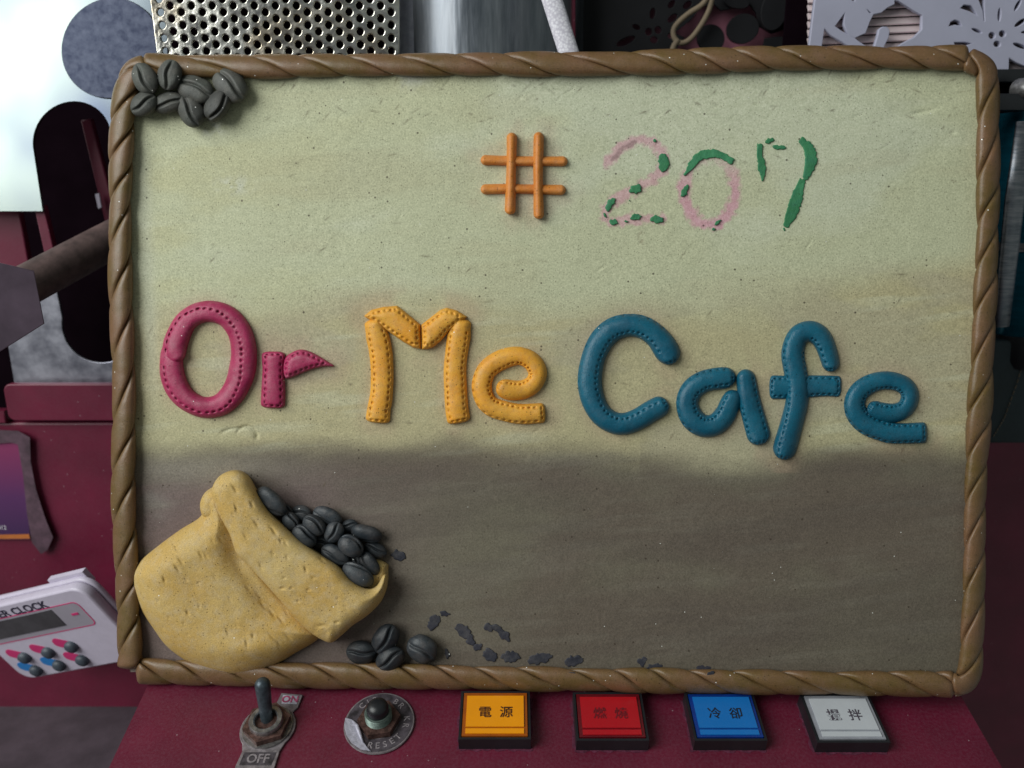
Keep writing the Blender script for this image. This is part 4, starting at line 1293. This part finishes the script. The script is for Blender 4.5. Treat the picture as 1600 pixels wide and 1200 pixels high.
lf_ = stroke('letter_f', [(1300, 581), (1297, 562), (1288, 536), (1277, 522), (1262, 518), (1246, 527), (1239, 552), (1243, 580), (1247, 605), (1245, 630), (1239, 655), (1231, 684), (1221, 718)], [13, 15, 16, 17, 17, 18.5, 19, 18.5, 18, 18, 18.5, 18.5, 18], 19, M['teal'], ('round', 'round'), [(((0, .72), (.6, .72), (.85, .45), (1, .4)), 0.34, 0.97), (((0, -.5), (1, -.55)), 0.04, 0.25), (((0, -.85), (1, -.85)), 0.4, 0.66)], (True, True), seed=27)
tag(lf_, 'teal letter f with a crossbar')
stroke('crossbar', [(1202, 605), (1230, 605), (1260, 604), (1290, 603), (1315, 604)], [18.5, 18, 17, 17, 17], 10.5, M['teal'], ('square', 'square'), [(((0, .72), (1, .72)), 0.04, 0.97), (((0, -.72), (1, -.72)), 0.04, 0.97)], (True, True), seed=28, parent=lf_)
le2 = stroke('letter_e', [(1357, 632), (1375, 643), (1399, 645), (1416, 636), (1422, 618), (1414, 603), (1393, 595), (1368, 597), (1346, 609), (1336, 627), (1339, 646), (1353, 661), (1375, 671), (1400, 677), (1449, 676)], [13, 15, 15, 14.5, 14, 14, 15, 16, 17, 17.5, 17.5, 17, 16.5, 16.5, 16], 17, M['teal'], ('round', 'square'), [(((0, -.6), (.5, -.7), (1, -.7)), 0.03, 0.97), (((0, .8), (.7, .86), (1, .7)), 0.45, 0.97)], (True, True), seed=30, zbump=lambda f: 2.0*sstep(0.16, 0.0, f))
tag(le2, 'teal curled letter e')
# number sign
lh = stroke('number_sign', [(751, 250), (790, 251), (840, 252), (887, 252)], [8, 8, 7.6, 8], 11, M['orange'], seed=41, p=2.0, q=2.0)
tag(lh, 'orange number sign made of four clay rods')
stroke('rod', [(751, 296), (800, 295), (884, 297)], [8, 7.6, 8], 11, M['orange'], seed=42, parent=lh, p=2.0, q=2.0)
stroke('rod', [(800, 207), (799, 260), (797, 335)], [8, 7.4, 8.6], 12, M['orange'], seed=43, parent=lh, z0=5, p=2.0, q=2.0)
stroke('rod', [(842, 206), (841, 270), (842, 342)], [8, 7.4, 8], 12, M['orange'], seed=44, parent=lh, z0=5, p=2.0, q=2.0)

# ---- remains of the green 207
def ragged(poly, amp, seed, step=2.0):
    O = catmull(poly, True, step)
    r = np.random.default_rng(seed)
    n = noise2(np.c_[np.arange(len(O))*1.0, np.zeros(len(O))], 2.2, seed)-0.5
    c = O.mean(0)
    d = O-c
    d /= np.maximum(np.linalg.norm(d, axis=1), 1e-6)[:, None]
    return O+d*(n*2*amp)[:, None]
def blob(cx, cy, a, b_, ang): return ell(cx, cy, a, b_, ang, 12)
def thick_line(pts, w):
    c = catmull(pts, False, 5)
    t = np.gradient(c, axis=0); t /= np.linalg.norm(t, axis=1)[:, None]
    nm = np.stack([-t[:, 1], t[:, 0]], 1)
    ww = np.interp(np.linspace(0, 1, len(c)), np.linspace(0, 1, len(w)), w)[:, None]
    return np.vstack([c+nm*ww, (c-nm*ww)[::-1]])
sp_i = [0]
def paint(poly, first=False):
    sp_i[0] += 1
    pillow('green_paint_stroke', ragged(poly, 1.9, sp_i[0], 1.4), 0.9, 2.0, M['green'], False, 1.4, z0=1.2, rough=0.8, seed=sp_i[0], track=False)
s_ = 0.35625
for x, y, a, b_, an in ((862, 180, 24, 40, -5), (740, 295, 28, 19, -18), (628, 362, 34, 14, -60), (640, 440, 18, 13, 10), (740, 420, 24, 13, -15), (832, 428, 30, 16, 10), (955, 305, 30, 13, -62), (1097, 443, 14, 6, -25), (1327, 82, 17, 10, -12), (1367, 111, 29, 9, 4), (1391, 470, 6, 9, 0), (607, 412, 12, 5, 60), (1081, 469, 5, 5, 0), (822, 86, 5, 8, 0), (1105, 436, 10, 5, -30), (700, 436, 6, 4, 0), (1470, 262, 12, 9, 20), (712, 344, 4, 4, 0), (1308, 92, 6, 4, 20)):
    paint([Zp(p) for p in blob(x, y, a, b_, an)])
paint(thick_line([Zp(p) for p in ((952, 235), (985, 190), (1012, 156), (1060, 141), (1110, 145), (1167, 175))], [1.5, 5.5, 6.5, 6, 5.5, 5]))
paint(thick_line([Zp(p) for p in ((1285, 98), (1283, 150), (1293, 200), (1296, 262))], [4, 4.5, 6, 0.8]))
paint(thick_line([Zp(p) for p in ((1462, 78), (1500, 120), (1508, 180), (1482, 252))], [4, 9, 9, 4]))
paint(thick_line([Zp(p) for p in ((1472, 252), (1452, 310), (1432, 380), (1396, 462))], [4, 9, 9.5, 4]))

# ---- coffee beans
def bean(cx, cy, a, b_, ang, z0=0.0, roll=0.0, seed=0, mat='bean', tilt=0.0, cfac=0.8, crease=1.0, name='coffee_bean'):
    nu, nv = 26, 44
    th = np.linspace(0, math.pi, nu)
    q = np.linspace(-1, 1, nv+1)[:-1]
    ph = math.pi/2+math.pi*np.sign(q)*np.abs(q)**1.7
    T, P_ = np.meshgrid(th, ph, indexing='ij')
    c = b_*cfac
    ex = np.sign(np.cos(T))*np.abs(np.cos(T))**0.9
    x = a*ex
    y = b_*np.sin(T)*np.cos(P_)
    z = c*np.sin(T)*np.sin(P_)
    yo = 0.13*b_*np.sin(x/a*3.0+seed)
    tp = np.clip(np.sin(T)*np.sin(P_), 0, 1)
    z = z-crease*0.42*c*np.exp(-((y-yo*tp)/(0.11*b_))**2)*tp**0.4*(1-np.abs(x/a)**5)
    z = z+crease*0.05*c*np.exp(-((np.abs(y-yo)-0.25*b_)/(0.12*b_))**2)*tp
    # facets from hand rolling
    wob = (noise2(np.c_[(x.ravel()+50*seed), y.ravel()+z.ravel()], 12, seed+3).reshape(x.shape)-0.5)
    k = 1+0.09*wob
    x, y, z = x*k, y*k, z*k
    cr_, sr_ = math.cos(R_(roll)), math.sin(R_(roll))
    y, z = y*cr_-z*sr_, y*sr_+z*cr_
    ct, st_ = math.cos(R_(tilt)), math.sin(R_(tilt))
    x, z = x*ct-z*st_, x*st_+z*ct
    ca, sa = math.cos(R_(ang)), math.sin(R_(ang))
    X_, Y_ = cx+x*ca-y*sa, cy+x*sa+y*ca
    Pp = np.c_[X_.ravel(), Y_.ravel(), (z+z0+c*0.55).ravel()]
    i, j = np.meshgrid(np.arange(nu-1), np.arange(nv), indexing='ij')
    f = np.stack([(i*nv+j).ravel(), (i*nv+(j+1) % nv).ravel(), ((i+1)*nv+(j+1) % nv).ravel(), ((i+1)*nv+j).ravel()], 1)
    o = part(name, Pp, f, M[mat])
    bmx = bmesh.new(); bmx.from_mesh(o.data)
    bmesh.ops.remove_doubles(bmx, verts=bmx.verts, dist=1e-7)
    bmesh.ops.recalc_face_normals(bmx, faces=bmx.faces); bmx.to_mesh(o.data); bmx.free()
    o.data.polygons.foreach_set('use_smooth', np.ones(len(o.data.polygons), bool))
    return o
# cluster on the upper left corner
for k, (x, y, a, b_, an, z0, rl) in enumerate(((227, 122, 27, 19, 60, 10, -8), (266, 116, 24, 20, 102, 10, -12), (225, 162, 23, 19, -32, 8, 10), (264, 160, 26, 17, -14, 4, 0), (306, 139, 30, 21, 24, 4, 15), (361, 133, 31, 23, 46, 2, 10), (299, 172, 29, 20, 62, 4, -6), (341, 164, 27, 19, -56, 9, -14))):
    bean(x, y, a, b_, an, z0, rl, seed=k+1)
# beside the sack
for k, (x, y, a, b_, an, z0, rl) in enumerate(((565, 1019, 24, 19, 2, 2, 0), (603, 998, 26, 19, -58, 5, 0), (610, 1030, 24, 18, -36, 7, 0), (660, 1014, 25, 22, 35, 1, -15))):
    bean(x, y, a, b_, an, z0, rl, seed=k+20, mat='bean_dark')
# heap in the sack's mouth
for k, (x, y, a, b_, an, z0, rl) in enumerate(((424, 783, 29, 19, 42, 18, -48), (455, 814, 16, 14, 60, 14, 30), (471, 802, 17, 13, 10, 2, 10), (492, 820, 20, 15, 42, 20, 20), (512, 806, 24, 15, 24, 6, -40), (477, 837, 22, 17, 40, 22, 35), (523, 831, 18, 15, -58, 18, 8), (546, 822, 15, 11, -10, 4, 20), (573, 833, 26, 16, 12, 6, -70), (549, 852, 21, 18, 35, 22, 50), (525, 867, 24, 16, 28, 16, -22), (587, 860, 19, 13, 20, 4, 20), (578, 880, 21, 13, 54, 16, -30), (561, 897, 27, 18, 32, 24, 60), (500, 846, 17, 13, 20, 6, 0), (555, 874, 16, 13, 60, 6, 0), (447, 800, 16, 12, 40, 3, 40))):
    bean(x, y, a, b_, an, z0, rl, seed=k+40, mat='bean_dark')

# ---- the sack
body_poly = [(313, 785), (322, 768), (340, 762), (362, 790), (378, 830), (400, 880), (440, 930), (490, 975), (499, 996), (462, 1020), (431, 1038), (388, 1053), (349, 1054), (303, 1039), (264, 1013), (241, 984), (218, 947), (206, 904), (218, 878), (247, 853), (281, 828), (314, 806)]
slash = [(400+(x-0)*0, 0) for x in ()]
Zs = lambda p: (190+p[0]*0.2834, 720+p[1]*0.2834)
dents = [(Zs(p), an, a, d_) for p, an, a, d_ in (
    ((330, 545), 50, 9, 4), ((310, 585), 50, 9, 4), ((240, 648), 60, 6, 4.5), ((440, 510), 50, 8, 3.5), ((470, 520), 50, 8, 2.5), ((300, 470), 55, 9, 2.5), ((505, 435), 50, 7, 2.5), ((550, 430), 50, 9, 2.5), ((440, 405), 50, 9, 2), ((360, 650), 40, 4, 3), ((368, 832), 60, 5, 4), ((433, 798), 60, 4, 3), ((348, 893), 50, 4, 3), ((235, 920), 50, 3, 2.5), ((372, 955), 50, 3, 2),
    ((590, 940), 60, 8, 2.5), ((730, 960), 80, 6, 3), ((695, 1000), 75, 8, 3), ((830, 960), 40, 10, 3), ((780, 790), 50, 10, 2), ((835, 840), 50, 10, 2.5), ((880, 870), 50, 11, 2.5), ((910, 830), 50, 8, 2), ((920, 965), 45, 10, 2.5), ((870, 1000), 45, 8, 2), ((640, 900), 60, 6, 1.5), ((160, 700), 60, 5, 2), ((205, 770), 60, 5, 2.5), ((265, 860), 50, 3, 3), ((125, 605), 70, 4, 3), ((430, 670), 30, 2.5, 3), ((600, 755), 50, 4, 1.5), ((520, 640), 50, 6, 1.5), ((700, 700), 50, 9, 1.5), ((760, 740), 50, 9, 1.5))]
fdents = [(Zs(p), an, a, d_) for p, an, a, d_ in (
    ((630, 145), 55, 10, 4), ((555, 170), 60, 4, 3), ((640, 255), 70, 8, 4), ((620, 290), 60, 4, 2), ((725, 235), 60, 6, 3.5), ((750, 340), 55, 12, 3.5), ((845, 380), 52, 11, 4), ((690, 410), 55, 8, 3), ((600, 345), 55, 4, 3), ((885, 435), 50, 5, 4), ((910, 445), 50, 7, 3), ((775, 575), 65, 7, 3.5), ((840, 505), 50, 5, 2.5), ((920, 525), 50, 5, 3), ((895, 698), 0, 5, 5), ((945, 697), 0, 3, 4), ((1038, 705), 0, 3.5, 4), ((1022, 590), 70, 6, 4), ((905, 640), 0, 4, 2.5), ((980, 770), 30, 3, 4), ((1075, 640), 20, 4, 2.5), ((1200, 755), 20, 3, 3), ((1165, 690), 40, 3, 2), ((1195, 885), 0, 5, 4), ((1110, 905), 0, 8, 3), ((1060, 640), 60, 4, 2), ((1110, 540), 40, 7, 3.5), ((1240, 800), 30, 5, 2), ((1300, 830), 40, 5, 1.5))]
def add_dents(vs, Z_, lst):
    for (qx, qy), an, a, dp in lst:
        m = (np.abs(vs[:, 0]-qx) < 22) & (np.abs(vs[:, 1]-qy) < 22)
        dx, dy = vs[m, 0]-qx, vs[m, 1]-qy
        ca, sa = math.cos(R_(an)), math.sin(R_(an))
        wd = 2.1 if a > 4 else 1.7
        a2 = ((dx*ca+dy*sa)/(a*0.75))**2+((-dx*sa+dy*ca)/wd)**2
        Z_[m] -= dp*0.72*np.exp(-a2)
        Z_[m] += 0.25*dp*np.exp(-(((dx*ca+dy*sa)/(a*0.55))**2+((-dx*sa+dy*ca-3.0)/1.6)**2))
    return Z_
def body_z(vs, dd, Z_):
    x, y = vs[:, 0], vs[:, 1]
    # saddle running down beside the flap
    t = ((x-330)*0.62+(y-800)*0.78)
    u_ = ((x-330)*0.78-(y-800)*0.62)
    Z_ = Z_-19*np.exp(-((u_-6)/42)**2)*sstep(20, 90, t)*sstep(250, 150, t)*sstep(0, 30, dd)
    Z_ = Z_+5*np.exp(-(((x-262)/30)**2+((y-880)/26)**2))+4*np.exp(-(((x-400)/70)**2+((y-1015)/16)**2))
    Z_ = Z_+1.5*(fbm(vs, 40, 5, 3)-0.5)*2*sstep(0, 20, dd)
    return add_dents(vs, Z_, dents)
sack = pillow('coffee_sack', body_poly, 47, 50, M['sack'], True, 2.0, seed=61, zfun=body_z, p=2.0, rough=0.4, track=False)
tag(sack, 'ochre clay sack lying open with its rim folded over')
flap_poly = [(332, 765), (341, 746), (355, 737), (372, 735), (388, 744), (400, 764), (420, 796), (445, 821), (473, 846), (502, 866), (530, 884), (548, 903), (563, 914), (578, 919), (590, 914), (600, 898), (606, 900), (604, 920), (594, 942), (574, 962), (553, 976), (535, 992), (519, 1003), (503, 998), (483, 985), (459, 962), (437, 935), (411, 906), (388, 881), (371, 864), (360, 834), (345, 806), (336, 785)]
def flap_z(vs, dd, Z_):
    x, y = vs[:, 0], vs[:, 1]
    Z_ = Z_+1.6*(fbm(vs, 36, 15, 3)-0.5)*2*sstep(0, 15, dd)
    Z_ = Z_+4.0*(fbm(vs, 8, 16, 2)-0.5)*np.exp(-(((x-508)/28)**2+((y-985)/12)**2))
    Z_ = Z_-8*sstep(560, 610, x)
    return add_dents(vs, Z_, fdents)
pillow('folded_rim', flap_poly, 25, 24, M['sack'], True, 2.0, z0=35, parent=sack, seed=64, zfun=flap_z, p=2.0, rough=0.4, track=False)
pillow('back_rim', [(570, 905), (583, 870), (592, 873), (600, 877), (607, 882), (607, 905), (601, 930), (580, 940), (566, 930)], 22, 12, M['sack'], False, 2.0, parent=sack, seed=66, p=2.0, track=False)
pillow('knot', [(313, 790), (317, 776), (328, 766), (340, 765), (350, 780), (352, 800), (335, 812), (318, 806)], 16, 14, M['sack'], True, 2.0, z0=18, parent=sack, seed=67, p=2.0, track=False)

# ---- clay flakes left where beans fell off
fl = [(677, 973, 13, 8, -55), (695, 959, 7, 4, 0), (723, 986, 15, 9, 50), (735, 1000, 9, 6, 60), (747, 1011, 6, 6, 30), (765, 1024, 11, 9, 40), (698, 1022, 3.5, 8, -10), (798, 1026, 15, 8.5, -3), (843, 1029, 19, 8.5, -14), (778, 983, 11, 6, 30), (789, 994, 10, 6, 40), (764, 981, 7, 6, 0), (896, 1033, 15, 8, -10), (1022, 1043, 13, 6, -8), (1004, 1034, 7, 7, 30), (1100, 1043, 13, 7, 15), (622, 868, 11, 8, 20), (895, 1053, 8, 3, 0), (1112, 1053, 6, 5, 40)]
for k, (x, y, a, b_, an) in enumerate(fl):
    onrope = y > 1050
    pillow('clay_flake', ragged(blob(x, y, a, b_, an), 2.4, 200+k, 1.5), 0.6, 1.5, M['flake'], False, 1.4, z0=(18.5 if onrope else 1.0), rough=0.6, seed=300+k, track=False)

# ---- finish the face: rosy glaze bleeding round the letters, then build it
lp_ = np.vstack(LETTER_PTS)
idx = np.where((X[:, 1] > 180) & (X[:, 1] < 740))[0]
gk = np.zeros(len(X))
best = np.full(len(idx), 1e9)
for c0 in range(0, len(idx), 20000):
    q = X[idx[c0:c0+20000]]
    bb = np.full(len(q), 1e9)
    for k in range(0, len(lp_), 80):
        bb = np.minimum(bb, np.sqrt(((q[:, None]-lp_[None, k:k+80])**2).sum(-1)).min(1))
    best[c0:c0+20000] = bb
gk[idx] = np.exp(-(np.maximum(best-14, 0)/16.0)**2)
over(c3(170, 138, 120), 0.28*gk*sstep(0.36, 0.62, fbm(X, 60, 123, 4)))
Vf = np.vstack([FACE['V'], LOC(np.c_[X[FACE['ring']], np.full(len(FACE['ring']), -28.0)])])
nr = len(FACE['ring'])
o0 = len(X)
F1 = grid_faces(n_, m_, flip=True)
rg = FACE['ring']
F2 = [(rg[k], rg[(k+1) % nr], o0+(k+1) % nr, o0+k) for k in range(nr)]
me = bpy.data.meshes.new('face_slab')
me.from_pydata(Vf.tolist(), [], F1.tolist()+[tuple(int(i) for i in f) for f in F2]+[tuple(range(o0+nr-1, o0-1, -1))])
me.update()
if me.polygons[1000].normal.z < 0:
    me.flip_normals()
me.materials.append(M['face'])
me.polygons.foreach_set('use_smooth', np.ones(len(me.polygons), bool))
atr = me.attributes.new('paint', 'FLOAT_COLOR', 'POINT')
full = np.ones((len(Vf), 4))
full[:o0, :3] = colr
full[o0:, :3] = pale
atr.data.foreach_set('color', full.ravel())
link_mesh('face_slab', me, sign)
